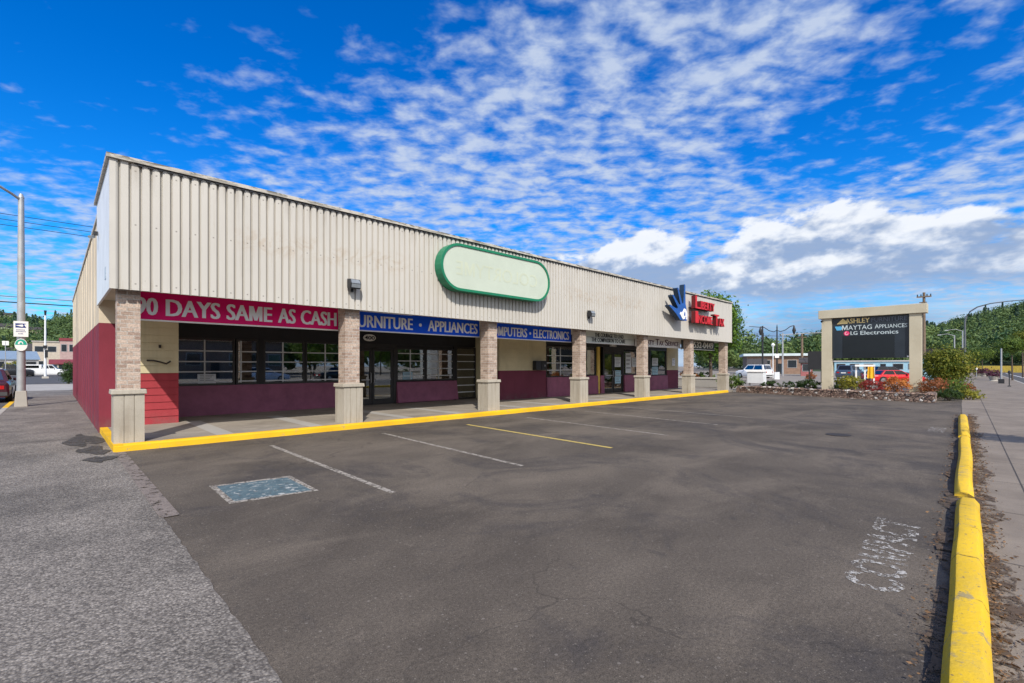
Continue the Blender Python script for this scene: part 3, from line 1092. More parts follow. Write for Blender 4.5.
def glass_door(x0, x1, z1, y, hinge):
    mb = MB()
    mb.box(x0, y - .03, .14, x0 + .09, y + .03, z1).box(x1 - .09, y - .03, .14, x1, y + .03, z1)
    mb.box(x0 + .09, y - .03, .14, x1 - .09, y + .03, .36).box(x0 + .09, y - .03, z1 - .1, x1 - .09, y + .03, z1)
    d = BL(mb, 'door', FRAME)
    BL(MB().box(x0 + .08, y - .006, .35, x1 - .08, y + .006, z1 - .09), 'pane', GLASS, d)
    hx = x1 - .06 if hinge == 'l' else x0 + .06
    BL(MB().tube([(hx, y - .03, .95), (hx, y - .09, .98), (hx, y - .09, 1.32), (hx, y - .03, 1.35)], .014, 6).box(x0 + .12, y - .075, 1.06, x1 - .12, y - .055, 1.10), 'handle', GALV, d)


glass_door(8.06, 8.62, 2.26, YS, 'l')
glass_door(8.64, 9.52, 2.26, YS, 'r')
BL(MB().box(8.0, YS - .05, .13, 8.055, YS + .05, 2.44).box(9.525, YS - .05, .13, 9.655, YS + .05, 2.44).box(8.056, YS - .05, 2.27, 9.524, YS + .05, 2.44), 'door_frame', FRAME)
glass_door(21.42, 22.34, 2.36, YW + .05, 'l')
glass_door(22.38, 23.28, 2.36, YW + .05, 'r')
BL(MB().box(21.365, YW, .13, 21.415, YW + .1, 2.62).box(23.285, YW, .13, 23.35, YW + .1, 2.62).box(21.416, YW, 2.37, 23.284, YW + .1, 2.62), 'door_frame', FRAME)
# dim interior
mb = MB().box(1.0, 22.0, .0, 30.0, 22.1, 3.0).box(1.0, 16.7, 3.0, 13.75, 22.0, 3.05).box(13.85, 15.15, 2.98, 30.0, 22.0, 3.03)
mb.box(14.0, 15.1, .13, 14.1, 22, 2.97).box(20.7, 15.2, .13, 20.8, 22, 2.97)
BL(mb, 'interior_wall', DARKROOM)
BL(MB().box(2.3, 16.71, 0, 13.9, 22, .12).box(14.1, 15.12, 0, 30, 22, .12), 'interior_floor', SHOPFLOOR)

# ------------------------------------------------------------------ signs between the columns
YG = 12.3
FN = lambda y: (lambda u, v, w: (u, y - .004 - w, v))


def board(name, label, x0, x1, z0, z1, face, frame=SIGNW, y=YG):
    r = thing(name, label, 'sign', ((x0 + x1) / 2, y, z0))
    MB().box(x0, y, z0, x1, y + .06, z1).build('panel', face, r, world=True)
    MB().box(x0, y - .02, z0 - .03, x1, y + .06, z0 - .001).build('frame', frame, r, world=True)
    return r


r = board('banner_sign', 'crimson sign board reading 90 DAYS SAME AS CASH, under the fascia', 1.20, 5.46, 2.57, 3.14, CRIMSON)
mb = MB()
for tx, u0, u1 in (('90', 1.20, 1.56), ('DAYS', 1.72, 2.70), ('SAME', 2.85, 3.80), ('AS', 3.96, 4.35), ('CASH', 4.50, 5.40)):
    put_text(mb, tx, u0, u1, 2.66, 3.02, FN(YG), bold=.031)
mb.build('lettering', TXTW, r, world=True)
r = board('banner_sign', 'blue sign board reading FURNITURE and APPLIANCES above the glass doors', 5.75, 10.40, 2.60, 3.13, SBLUE)
mb = MB()
put_text(mb, 'FURNITURE', 5.86, 7.76, 2.68, 3.02, FN(YG), bold=.026)
put_text(mb, 'APPLIANCES', 8.32, 10.30, 2.68, 3.02, FN(YG), bold=.026)
mb.disc_y(8.04, YG - .008, YG + .002, 2.85, .05, 14)
mb.build('lettering', TXTW, r, world=True)
MB().box(5.4, YF + .3, 3.05, 7.4, YF + .36, 3.09).build('light_strip', LAMPW, r, world=True)
r = board('banner_sign', 'blue sign board reading COMPUTERS and ELECTRONICS above the wall mailbox', 10.60, 15.35, 2.60, 3.12, SBLUE)
mb = MB()
put_text(mb, 'COMPUTERS', 10.72, 12.72, 2.67, 3.0, FN(YG), bold=.022)
put_text(mb, 'ELECTRONICS', 13.08, 15.2, 2.67, 3.0, FN(YG), bold=.022)
mb.disc_y(12.9, YG - .008, YG + .002, 2.83, .05, 14)
mb.build('lettering', TXTW, r, world=True)
r = board('message_board', 'pale changeable letter board with two rows of black letters above shop doors', 15.5, 20.2, 2.62, 3.12, MARQ)
mb = MB()
put_text(mb, 'THE COURAGE TO LEAD', 17.0, 19.25, 2.885, 3.06, FN(YG), bold=.026)
put_text(mb, 'THE COMPASSION TO CARE', 16.75, 19.4, 2.665, 2.84, FN(YG), bold=.026)
mb.build('lettering', TXTK, r, world=True)
MB().box(15.5, YG - .012, 2.855, 20.2, YG - .001, 2.87).build('letter_rail', GALV, r, world=True)
r = board('shop_sign', 'white sign board with plum capitals reading LIBERTY TAX SERVICE', 20.36, 25.0, 2.60, 3.10, SIGNW)
mb = MB()
smallcaps(mb, ['LIBERTY', 'TAX', 'SERVICE'], 20.6, 24.75, 2.68, .32, FN(YG), .74, bold=.022)
mb.build('lettering', PURTXT, r, world=True)
r = board('shop_sign', 'dark sign board with pale telephone digits at the end bay', 25.2, 29.5, 2.58, 3.08, mat('olive_black_panel', (.05, .055, .045), .5, .1, 2))
mb = MB()
put_text(mb, '360-532-0449', 25.35, 29.3, 2.66, 3.02, FN(YG), bold=.03)
mb.build('lettering', mat('pale_digit', (.85, .85, .78), .5, .05, 3), r, world=True)


# large capsule sign on the fascia
def capsule(cx, cz, hw, hh, n=16):
    pts = []
    for k in range(n + 1):
        q = -PI / 2 + PI * k / n
        pts.append((cx + hw - hh + hh * math.cos(q), cz + hh * math.sin(q)))
    for k in range(n + 1):
        q = PI / 2 + PI * k / n
        pts.append((cx - hw + hh + hh * math.cos(q), cz + hh * math.sin(q)))
    return pts


r = thing('capsule_sign', 'large faded pale green capsule sign with dark green rim on the ribbed fascia', 'sign', (10.2, 11.25, 4.5))
out, inn = capsule(10.29, 4.53, 2.35, .70), capsule(10.29, 4.53, 2.275, .625)
n = len(out)
mb = MB()
y0, y1 = 11.08, 11.40
mb.add([(x, y0, z) for x, z in out] + [(x, y1, z) for x, z in out] + [(x, y0, z) for x, z in inn] + [(x, y0 + .05, z) for x, z in inn],
       [(i, (i + 1) % n, n + (i + 1) % n, n + i) for i in range(n)] + [(i, (i + 1) % n, 2 * n + (i + 1) % n, 2 * n + i) for i in range(n)] +
       [(2 * n + i, 2 * n + (i + 1) % n, 3 * n + (i + 1) % n, 3 * n + i) for i in range(n)] + [tuple(range(n, 2 * n))])
mb.build('rim', GREENM, r, world=True)
mb = MB()
mb.add([(x, y0 + .03, z) for x, z in inn], [tuple(range(n))])
mb.build('face', CREAM, r, world=True)
mb = MB()
put_text(mb, 'COLORTYME', 8.5, 12.0, 4.30, 4.72, lambda u, v, w: (u, y0 + .026, v), bold=.02, depth=0, mirror=True)
mb.build('ghost_lettering', GHOST, r, world=True)

# hand logo: raised palm with pointed fingers and a white emblem
r = thing('hand_sign', 'blue cut-out hand with four spiky fingers and white palm emblem', 'sign', (22.4, 11.2, 4.6))
mb = MB()


def slab_y(mb, pts, ya, yb, mf=0, ms=1):
    n = len(pts)
    mb.add([(x, ya, z) for x, z in pts] + [(x, yb, z) for x, z in pts], [tuple(range(n))], mf)
    mb.add([(x, ya, z) for x, z in pts] + [(x, yb, z) for x, z in pts], [(i, (i + 1) % n, n + (i + 1) % n, n + i) for i in range(n)] + [tuple(range(n, 2 * n))], ms)


ya, yb = 10.95, 11.20
HS = .991
hand = [(22.45, 3.88), (22.25, 4.00), (21.98, 4.18), (21.36, 4.47), (21.34, 4.53), (21.42, 4.55), (22.10, 4.40), (22.20, 4.48),
        (21.66, 4.98), (21.66, 5.05), (21.73, 5.06), (22.36, 4.62), (22.47, 4.66), (22.14, 5.40), (22.19, 5.45), (22.27, 5.42), (22.66, 4.72),
        (22.78, 4.73), (22.86, 5.66), (22.92, 5.70), (22.99, 5.66), (23.02, 4.72), (23.16, 4.40), (23.14, 3.88)]
hand = [(a * HS, b) for a, b in hand]
slab_y(mb, hand, ya, yb)
mb.build('hand_shape', [HANDB, HANDS], r, world=True)
mb = MB()
emb = [((a + .50) * HS, b + .02) for a, b in [(22.18, 3.90), (22.40, 3.95), (22.44, 4.06), (22.55, 4.06), (22.55, 3.92), (22.64, 3.95), (22.64, 4.22), (22.52, 4.42), (22.34, 4.46), (22.24, 4.34), (22.08, 4.22), (21.96, 4.26), (21.90, 4.14), (22.02, 4.02)]]
slab_y(mb, emb, ya - .03, ya - .002, 0, 0)
mb.build('emblem', TXTW, r, world=True)
mb = MB()
slab_y(mb, [((a + .5) * HS, b) for a, b in [(22.26, 4.08), (22.34, 4.13), (22.42, 4.11), (22.42, 4.28), (22.36, 4.33), (22.29, 4.22)]], ya - .036, ya - .031, 0, 0)
mb.build('emblem_figure', HANDB, r, world=True)
MB().box(22.6, yb, 4.2, 22.7, YF, 4.3).build('bracket', DKMETAL, r, world=True)

# red channel letters
r = thing('channel_letter_sign', 'raised red letters reading LIBERTY INCOME TAX beside the blue hand', 'sign', (25, 11.1, 3.9))
fz = lambda u, v, w: (u * .99, 10.98 - w + .22, v)
mb = MB()
smallcaps(mb, ['LIBERTY'], 24.25, 26.65, 4.62, .66, fz, .66, bold=.03, depth=.22)
smallcaps(mb, ['INCOME', 'TAX'], 24.25, 28.0, 3.86, .62, fz, .72, bold=.03, depth=.22)
lo = mb.build('lettering', [REDL, REDSIDE], r, world=True)
for p in lo.data.polygons:
    if abs(p.normal.y) < .5:
        p.material_index = 1
MB().box(24.1, 11.21, 4.66, 26.4, 11.42, 4.72).build('raceway', DKMETAL, r, world=True)
MB().box(24.1, 11.21, 3.92, 27.7, 11.42, 3.98).build('raceway', DKMETAL, r, world=True)


# flood lights on the fascia
def flood(x, z, label):
    r = thing('flood_light', label, 'light', (x, YF, z), 0, 'flood lights on the fascia')
    mb = MB()
    mb.extrude([(-.30, -.20), (-.34, -.02), (-.26, .13), (-.06, .15), (-.06, -.16)], -.19, .19)
    mb.build('housing', DKMETAL, r, bevel=.01)
    r.scale = (.74, .74, .74)
    MB().add([(-.16, -.335, -.165), (.16, -.335, -.165), (.16, -.362, -.04), (-.16, -.362, -.04)], [(0, 1, 2, 3)]).add(
        [(-.16, -.352, -.02), (.16, -.352, -.02), (.15, -.276, .115), (-.15, -.276, .115)], [(0, 1, 2, 3)]).build('lens', GREYGLASS, r)
    MB().box(-.06, -.06, -.10, .06, 0, .10).box(-.035, -.07, -.28, .035, .02, -.17).build('bracket', DKMETAL, r)


flood(5.42, 3.68, 'dark flood light on ribbed fascia between crimson board and capsule sign')
flood(15.35, 3.70, 'dark flood light on fascia midway between capsule sign and hand')

# battens, plaque, mailbox, notices, camera
for x, y, label in ((3.3, 15.9, 'white batten light on the soffit, nearest the building corner'),
                    (6.3, 15.9, 'white batten light on the soffit, behind the word CASH'),
                    (8.6, 15.6, 'short white batten light on the soffit above the house number'),
                    (10.6, 15.9, 'white batten light on the soffit above the large shop window')):
    r = thing('batten_light', label, 'light', (x, y, 2.90), 0, 'batten lights on the soffit')
    MB().box(-.42, -.06, .03, .42, .06, .135).build('housing', WHITE_M, r)
    MB().extrude([(-.05, .0), (.05, 0), (.055, .03), (-.055, .03)], -.42, .42).build('diffuser', LAMPW, r)
r = thing('address_plaque', 'small pale oval plaque with number 400 over the glass doors', 'plaque', (8.55, YS - .08, 2.62))
pts = [(8.50 + .27 * math.cos(q) * (1 if abs(math.cos(q)) < .8 else .93), 2.66 + .13 * math.sin(q)) for q in [2 * PI * i / 24 for i in range(24)]]
mb = MB()
slab_y(mb, pts, YS - .09, YS - .06, 0, 0)
mb.build('plate', mat('plaque_grey', (.80, .78, .72), .5, .08, 4), r, world=True)
mb = MB()
put_text(mb, '400', 8.30, 8.70, 2.59, 2.73, FN(YS - .09), bold=.03)
mb.build('lettering', TXTK, r, world=True)
r = thing('address_plaque', 'tiny grey number plate over the doors under the letter board', 'plaque', (22.3, YW, 2.45))
MB().box(21.95, YW - .03, 2.66, 22.6, YW - .003, 2.82).build('plate', mat('plate_grey', (.30, .30, .29), .5, .08, 4), r, world=True)
mb = MB()
put_text(mb, '402', 22.08, 22.46, 2.69, 2.79, FN(YW - .03), bold=.02)
mb.build('lettering', SIGNW, r, world=True)
r = thing('mailbox', 'black box with a lock fixed on the beige siding', 'mailbox', (16.1, YW, 1.41))
MB().box(15.76, YW - .26, 1.41, 16.44, YW - .03, 1.84).build('body', DKMETAL, r, world=True, bevel=.015)
MB().box(16.1, YW - .275, 1.43, 16.42, YW - .262, 1.82).build('lid', BLACK, r, world=True)
MB().box(16.3, YW - .29, 1.58, 16.35, YW - .276, 1.66).build('lock', GALV, r, world=True)


def notice(x0, x1, z0, z1, y, label, m=PAPER, lines=5, name='paper_notice', cat='notice'):
    o = MB().box(x0, y, z0, x1, y + .004, z1).build(name, m)
    tag(o, label, cat)
    mb = MB()
    h = (z1 - z0) / (lines * 2 + 2)
    for i in range(lines):
        zz = z1 - h * (2 * i + 1.8)
        mb.box(x0 + .12 * (x1 - x0), y - .003, zz, x1 - (.12 + .2 * ((i * 7) % 3) / 2) * (x1 - x0), y - .0005, zz + h * .6)
    mb.build('print', mat('grey_print', (.18, .19, .22), .6, .1, 5), o)
    return o


notice(3.05, 3.52, 1.06, 1.36, YS - .02, 'pale paper notice in the window under the crimson board')
notice(9.96, 10.4, 1.02, 1.36, YS - .02, 'pale blue paper notice in the window beside the glass doors', PAPERB)
notice(18.05, 18.4, 1.09, 1.15, YW + .03, 'small white strip notice at the window sill beside the mailbox', SIGNW, 1)
notice(22.5, 23.1, 1.55, 2.1, YW + .02, 'white notice with small print high on the right glass door', PAPER, 6)
notice(22.52, 23.1, .62, 1.35, YW + .02, 'large pale notice low on the right glass door', PAPERB, 7)
notice(23.6, 24.2, 1.2, 2.35, YW + .02, 'tall pale poster in the window right of the doors', PAPER, 4)
notice(24.3, 25.1, 1.55, 2.1, YW + .02, 'wide poster in the window right of the doors', PAPER, 5)
notice(26.6, 27.3, 1.05, 1.55, YW + .02, 'pale blue poster low in the end shop window', PAPERB, 4)
notice(26.6, 27.3, 1.62, 2.1, YW + .02, 'pale poster high in the end shop window', PAPER, 4)
notice(29.05, 29.45, 1.62, 2.1, YW - .036, 'white notice on the beige end wall', SIGNW, 4)
r = thing('banner', 'tall red and blue promotional banner inside the left glass door', 'banner', (21.85, YW + .12, .4))
mb = MB()
mb.box(21.55, YW + .10, 1.45, 22.2, YW + .11, 2.22)
mb.build('red_panel', REDP, r, world=True)
MB().box(21.55, YW + .10, .40, 22.2, YW + .11, 1.449).build('blue_panel', BLUEP, r, world=True)
mb = MB()
slab_y(mb, [(21.7, 1.0), (21.86, 1.06), (22.0, 1.42), (22.12, 1.9), (22.0, 2.08), (21.82, 1.98), (21.72, 1.5)], YW + .094, YW + .099, 0, 0)
mb.build('figure_print', PAPER, r, world=True)
r = thing('security_camera', 'small grey camera on the end wall near the roof edge', 'camera', (.7, 14.4, 4.63))
MB().box(.66, 14.36, 4.60, .73, 14.46, 4.68).tube([(.68, 14.4, 4.6), (.6, 14.4, 4.55)], .02, 6).build('bracket', DKMETAL, r, world=True)
MB().tube([(.66, 14.42, 4.56), (.58, 14.25, 4.51)], .035, 10).build('body', GREYGLASS, r, world=True)
r = thing('wall_spigot', 'small dark hooked pipe sticking from the beige siding', 'pipe', (2.0, YW, 1.7))
MB().tube([(1.68, YW - .02, 1.74), (1.8, YW - .09, 1.74), (1.95, YW - .09, 1.70), (2.07, YW - .09, 1.66), (2.16, YW - .04, 1.72)], .022, 7).build('pipe', STEELCOVER, r, world=True)
tag(MB().box(1.92, YW - .04, 2.06, 1.97, YW - .004, 2.14).build('wall_hook', STEELCOVER), 'tiny dark hook on beige siding above the hooked pipe', 'hook')
# worn logo plate on the fascia end
o = tag(MB().box(XL - .008, 12.2, 3.32, XL - .001, 12.45, 3.56).build('utility_plate', mat('faded_plate', (.40, .46, .52), .5, .3, 30)), 'small faded plate on the white end of the fascia', 'plate')

# ------------------------------------------------------------------ yellow lane curbs along the street side
def curb(name, label, pts, w0, w1, h, rnd):
    mb = MB()
    secs = []
    for i, (X, Y) in enumerate(pts):
        a = pts[max(i - 1, 0)]
        b = pts[min(i + 1, len(pts) - 1)]
        dx, dy = b[0] - a[0], b[1] - a[1]
        L = math.hypot(dx, dy)
        nx, ny = -dy / L, dx / L
        jj = .003 * math.sin(i * 2.3)
        k = 1.0
        if rnd and i >= len(pts) - 3:
            k = (.97, .86, .45)[i - len(pts) + 3]
        if rnd and i < 2:
            k = (.55, .93)[i]
        W, T, H = w0 / 2 * (1 if k > .5 else .8), w1 / 2 * k, h * k + jj
        secs.append([(X + nx * s, Y + ny * s, z) for s, z in ((-W, -.02), (-W * .97, H * .45), (-T, H * .96), (-T * .8, H), (T * .8, H), (T, H * .96), (W * .97, H * .45), (W, -.02))])
    n = 8
    for i in range(len(secs) - 1):
        mb.add(secs[i] + secs[i + 1], [(q, q + 1, n + q + 1, n + q) for q in range(n - 1)])
    mb.add(secs[0], [tuple(range(n))])
    mb.add(secs[-1], [tuple(range(n))])
    o = mb.build(name, YSTOP)
    bm = bmesh.new()
    bm.from_mesh(o.data)
    bmesh.ops.remove_doubles(bm, verts=bm.verts, dist=.0005)
    bmesh.ops.recalc_face_normals(bm, faces=bm.faces)
    bm.to_mesh(o.data)
    bm.free()
    o.data.shade_smooth()
    o.data.set_sharp_from_angle(angle=math.radians(38))
    tag(o, label, 'curb', 'yellow concrete curbs beside the sidewalk')
    return o


curb('parking_curb', 'wide yellow concrete curb beside the sidewalk, nearest the camera', [(1.2 + i * .25, .0 + .032 * (1.2 + i * .25) + .003 * math.sin(i * .9)) for i in range(27)], .195, .125, .12, True)
curb('parking_curb', 'narrower yellow curb beside the sidewalk, between the wide curb and rounded one', [(7.9 + i * .28, .285 + .034 * i * .28 + .008 * math.sin(i * .4)) for i in range(24)], .18, .11, .12, True)
curb('parking_curb', 'yellow curb with rounded end beside the sidewalk, farthest toward the monument sign', [(14.45 + i * .27, .52 + .042 * i * .27) for i in range(22)], .20, .12, .15, True)

# cracks in the curbs and dry litter along them
V, T = [], []
n = 4600
X = 1.5 + 20 * rng.random(n) ** 1.6
off = np.where(rng.random(n) < .87, -.13 - np.abs(rng.normal(0, .09, n)), .12 + np.abs(rng.normal(0, .045, n)))
Yc = .04 + .036 * X
P = np.stack([X, Yc + off, np.full(n, .018) + .012 * rng.random(n)], 1)
V = leaf_quads(P, .012, .85, .8)
m, t = newmat('litter_leaves')
a_ = t.n('ShaderNodeAttribute', {'attribute_name': 'tone'})
t.out(t.principled(t.mix(a_.outputs['Fac'], (.05, .032, .022), (.26, .15, .075)), .85).outputs[0])
tag(quad_mesh('leaf_litter', V, rng.random(n), m), 'dry brown leaf litter along the yellow curb', 'leaf litter', kind='stuff')
dm = MB()
dl, dr = [], []
for i in range(60):
    xx = 1.5 + i * .33
    yc = .036 * xx
    dl.append((xx, yc + .15 + .05 * math.sin(i * 1.1) + .04 * math.sin(i * 2.9)))
    dr.append((xx, yc - .24 - .06 * math.sin(i * .8) - .05 * math.sin(i * 2.3)))
dm.sheet(dr + dl[::-1], .0168)
structure('dirt_strip', dm, m_marking('curb_dirt', (.12, .085, .06), .50, 7))

o = MB().add([(13.05 + .25 * math.cos(q), 2.58 + .25 * math.sin(q), .004) for q in [2 * PI * i / 28 for i in range(28)]] + [(13.05 + .25 * math.cos(q), 2.58 + .25 * math.sin(q), .010) for q in [2 * PI * i / 28 for i in range(28)]],
             [tuple(range(28, 56))] + [(i, (i + 1) % 28, 28 + (i + 1) % 28, 28 + i) for i in range(28)]).build('manhole_cover', STEELCOVER)
tag(o, 'dark round iron cover set in the parking lot asphalt', 'manhole cover')

# ------------------------------------------------------------------ stone planter with the monument sign
fx = lambda Y: 27.34 + (Y - 1.9) * (30.08 - 27.34) / (11.28 - 1.9)
pl = thing('stone_planter', 'low rough stone planter bed at the end of the lot', 'planter', (31, 6, 0))
mb = MB()
mb.prism([(fx(1.9), 1.9), (fx(11.2), 11.2), (fx(11.2) + .35, 11.2), (fx(1.9) + .35, 2.25)][::-1], -.05, .36)
mb.prism([(fx(1.9) + .02, 1.9), (33.5, 2.1), (33.5, 2.45), (fx(1.9) + .35, 2.25)], -.05, .36)
mb.build('stone_wall', STONE, pl, world=True)
MB().prism([(fx(2.2) + .3, 2.3), (33.6, 2.4), (34.5, 11.5), (fx(11.2) + .34, 11.2)], -.05, .28).build('soil', SOIL, pl, world=True)
mb = MB()
for i in range(58):
    yy = 1.95 + i * .158
    dx = random.uniform(-.05, .05)
    mb.frustum(fx(yy) + .16 + dx, yy + .08, .345, .345 + random.uniform(.03, .08), .16, .07, .12, .05)
mb.build('coping_stone', STONE, pl, world=True)

ms = thing('monument_sign', 'tan portal sign on two posts with dark panel in the planter', 'sign', (31.5, 4.8, .2))
MB().box(31.28, 6.50, .15, 31.72, 6.98, 4.27).build('post', STUCCOSIGN, ms, world=True)
MB().box(31.28, 2.68, .15, 31.72, 3.15, 4.27).build('post', STUCCOSIGN, ms, world=True)
MB().box(31.18, 2.46, 4.27, 31.82, 7.12, 4.74).build('beam', STUCCOSIGN, ms, world=True, bevel=.015)
pn = MB().box(31.40, 3.152, 2.03, 31.62, 6.498, 4.262).build('panel', SIGNK, ms, world=True)
MB().box(31.385, 3.75, 2.035, 31.399, 6.0, 3.25).build('screen', SIGNK2, pn, world=True)
sf = lambda u, v, w: (31.395 - w, 6.498 - u, v)
mb = MB()
put_text(mb, 'ASHLEY', .62, 1.70, 3.94, 4.20, sf, bold=.02, depth=.006)
mb.add([sf(.22, 3.93, .004), sf(.72, 3.93, .004), sf(.72, 4.02, .004), sf(.50, 4.22, .004)], [(0, 1, 2, 3)])
mb.build('gold_lettering', GOLD, pn, world=True)
mb = MB()
put_text(mb, 'FURNITURE', 1.78, 3.25, 3.95, 4.18, sf, bold=.0, depth=.006)
mb.build('dim_lettering', DIML, pn, world=True)
mb = MB()
smallcaps(mb, ['MAYTAG'], .46, 1.80, 3.58, .26, sf, .95, bold=.004, depth=.006)
smallcaps(mb, ['APPLIANCES'], 1.92, 3.26, 3.60, .22, sf, .9, bold=.004, depth=.006)
put_text(mb, 'LG', .86, 1.16, 3.30, 3.50, sf, bold=.03, depth=.006)
put_text(mb, 'Electronics', 1.30, 2.90, 3.29, 3.50, sf, bold=.014, depth=.006)
mb.build('pale_lettering', PALEL, pn, world=True)
mb = MB()
mb.add([sf(.13, 3.80, .004), sf(.42, 3.80, .004), sf(.48, 3.70, .004), sf(.42, 3.58, .004), sf(.22, 3.58, .004)], [(0, 1, 2, 3, 4)])
mb.build('blue_emblem', SKYEMB, pn, world=True)
mb = MB()
mb.add([sf(.68 + .13 * math.cos(q), 3.40 + .13 * math.sin(q), .004) for q in [2 * PI * i / 20 for i in range(20)]], [tuple(range(20))])
mb.build('round_emblem', PINK, pn, world=True)
mb = MB()
mb.add([sf(.68 + .08 * math.cos(q), 3.40 + .08 * math.sin(q), .008) for q in [PI / 2 + 4.4 * i / 14 for i in range(15)]] + [sf(.68 + .06 * math.cos(q), 3.40 + .06 * math.sin(q), .008) for q in [PI / 2 + 4.4 * i / 14 for i in range(15)]],
       [(i, i + 1, 16 + i, 15 + i) for i in range(14)])
mb.build('emblem_ring', SIGNW, pn, world=True)
MB().box(31.36, 3.17, 2.05, 31.40, 3.25, 2.13).build('junction_box', SIGNW, ms, world=True)
MB().tube([(31.2, 6.9, 4.14), (31.12, 6.95, 4.10)], .06, 8).build('flood_lamp', DKMETAL, ms, world=True)
# shrubs in the planter
PZ = .26
shrub('shrub', 'rounded yellow-green shrub under the dark sign panel', 'shrub', 31.1, 5.55, PZ, (.50, .72, .46), 1500, .055, L_YELLOW)
shrub('shrub', 'low red barberry shrub beside the yellow-green one', 'shrub', 30.6, 4.55, PZ, (.40, .60, .33), 1200, .05, L_RED)
shrub('flowering_shrub', 'bright orange blossoming shrub against the right sign post', 'shrub', 30.9, 3.62, PZ, (.45, .62, .43), 1500, .05, L_ORANGE)
shrub('flowering_shrub', 'rust-coloured heath shrub right of the right sign post', 'shrub', 31.0, 2.15, PZ - .1, (.5, .62, .45), 1400, .05, L_RUST)
shrub('shrub', 'dark green shrub just left of the left sign post', 'shrub', 31.5, 7.6, PZ, (.4, .55, .30), 700, .06, L_DARK)
shrub('shrub', 'dark green shrub at the foot of the left sign post', 'shrub', 32.2, 6.2, PZ, (.4, .45, .32), 600, .06, L_DARK)
shrub('shrub', 'low dark creeping juniper in the middle of the planter', 'shrub', 32.0, 8.6, PZ, (.4, .75, .24), 800, .06, L_DARK)
shrub('shrub', 'low dark creeping juniper beside the white utility box', 'shrub', 32.3, 10.1, PZ, (.4, .6, .22), 600, .06, L_DARK)
shrub('shrub', 'leafy green shrub at the planter end by the last column', 'shrub', 33.0, 12.6, .1, (.75, .85, .50), 1500, .07, L_SHRUB)
bx = thing('utility_box', 'white utility box on two legs in the planter', 'utility box', (33.0, 11.0, .2))
MB().box(-.28, -.50, .28, .28, .50, 1.02).build('cabinet', WHITE_M, bx, bevel=.015)
MB().extrude([(-.34, 1.022), (.34, 1.022), (.30, 1.12), (-.30, 1.16)], -.55, .55, 'y').build('lid', SIGNW, bx)
MB().box(-.2, -.42, -.1, -.12, -.34, .28).build('leg', GALV, bx)
MB().box(-.2, .34, -.1, -.12, .42, .28).build('leg', GALV, bx)
# bushes between the planter and the sidewalk
x, y = at(947, 31)
tree('bushy_tree', 'large bushy shrub with yellowing leaf tips behind the planter end', x, y, .5, 1.65, (1.2, 1.3, 1.15), 330, 46, .24, .07, L_MAPLE, .07, shell=.2)
x, y = at(954, 24.5)
shrub('shrub', 'bright lime green shrub in front of the bushy tree', 'shrub', x, y, 0, (.55, .6, .50), 1700, .05, L_SHRUB)
x, y = at(969, 22.5)
shrub('flowering_shrub', 'low pale-flowered shrub at the edge of the sidewalk', 'shrub', x, y, 0, (.55, .6, .27), 1500, .045, L_YELLOW)
x, y = at(949, 21.8)
shrub('shrub', 'low dark green shrub at the right corner of the stone planter', 'shrub', x, y, 0, (.5, .55, .30), 1500, .045, L_DARK)
x, y = at(962, 27)
shrub('shrub', 'small rust-brown shrub behind the lime green one', 'shrub', x, y, 0, (.5, .5, .36), 900, .05, L_RUST)

# ------------------------------------------------------------------ tree and walls right of the building
tree('street_tree', 'broad green street tree beside the far end of the store', 36.3, 15.4, 2.4, 4.65, (2.0, 2.1, 2.35), 420, 46, .33, .12, L_TREE, .13)
w = thing('planter_wall', 'low pale concrete planter wall seen under the end bay', 'planter', (36, 17, 0))
MB().box(35.6, 13.6, 0, 36.1, 21.5, .62).build('wall', PALE, w, world=True)
MB().box(35.55, 13.55, .622, 36.2, 21.5, .74).build('coping', mat('cream_concrete', (.50, .47, .42), .8, .1, 2), w, world=True)
shrub('flowering_shrub', 'orange-flowered plants on the pale planter wall', 'shrub', 36.6, 17.2, .55, (.4, .9, .35), 700, .07, L_ORANGE)
shrub('shrub', 'green plants on the pale planter wall beside the tree trunk', 'shrub', 36.7, 16.1, .55, (.4, .8, .32), 700, .07, L_SHRUB)


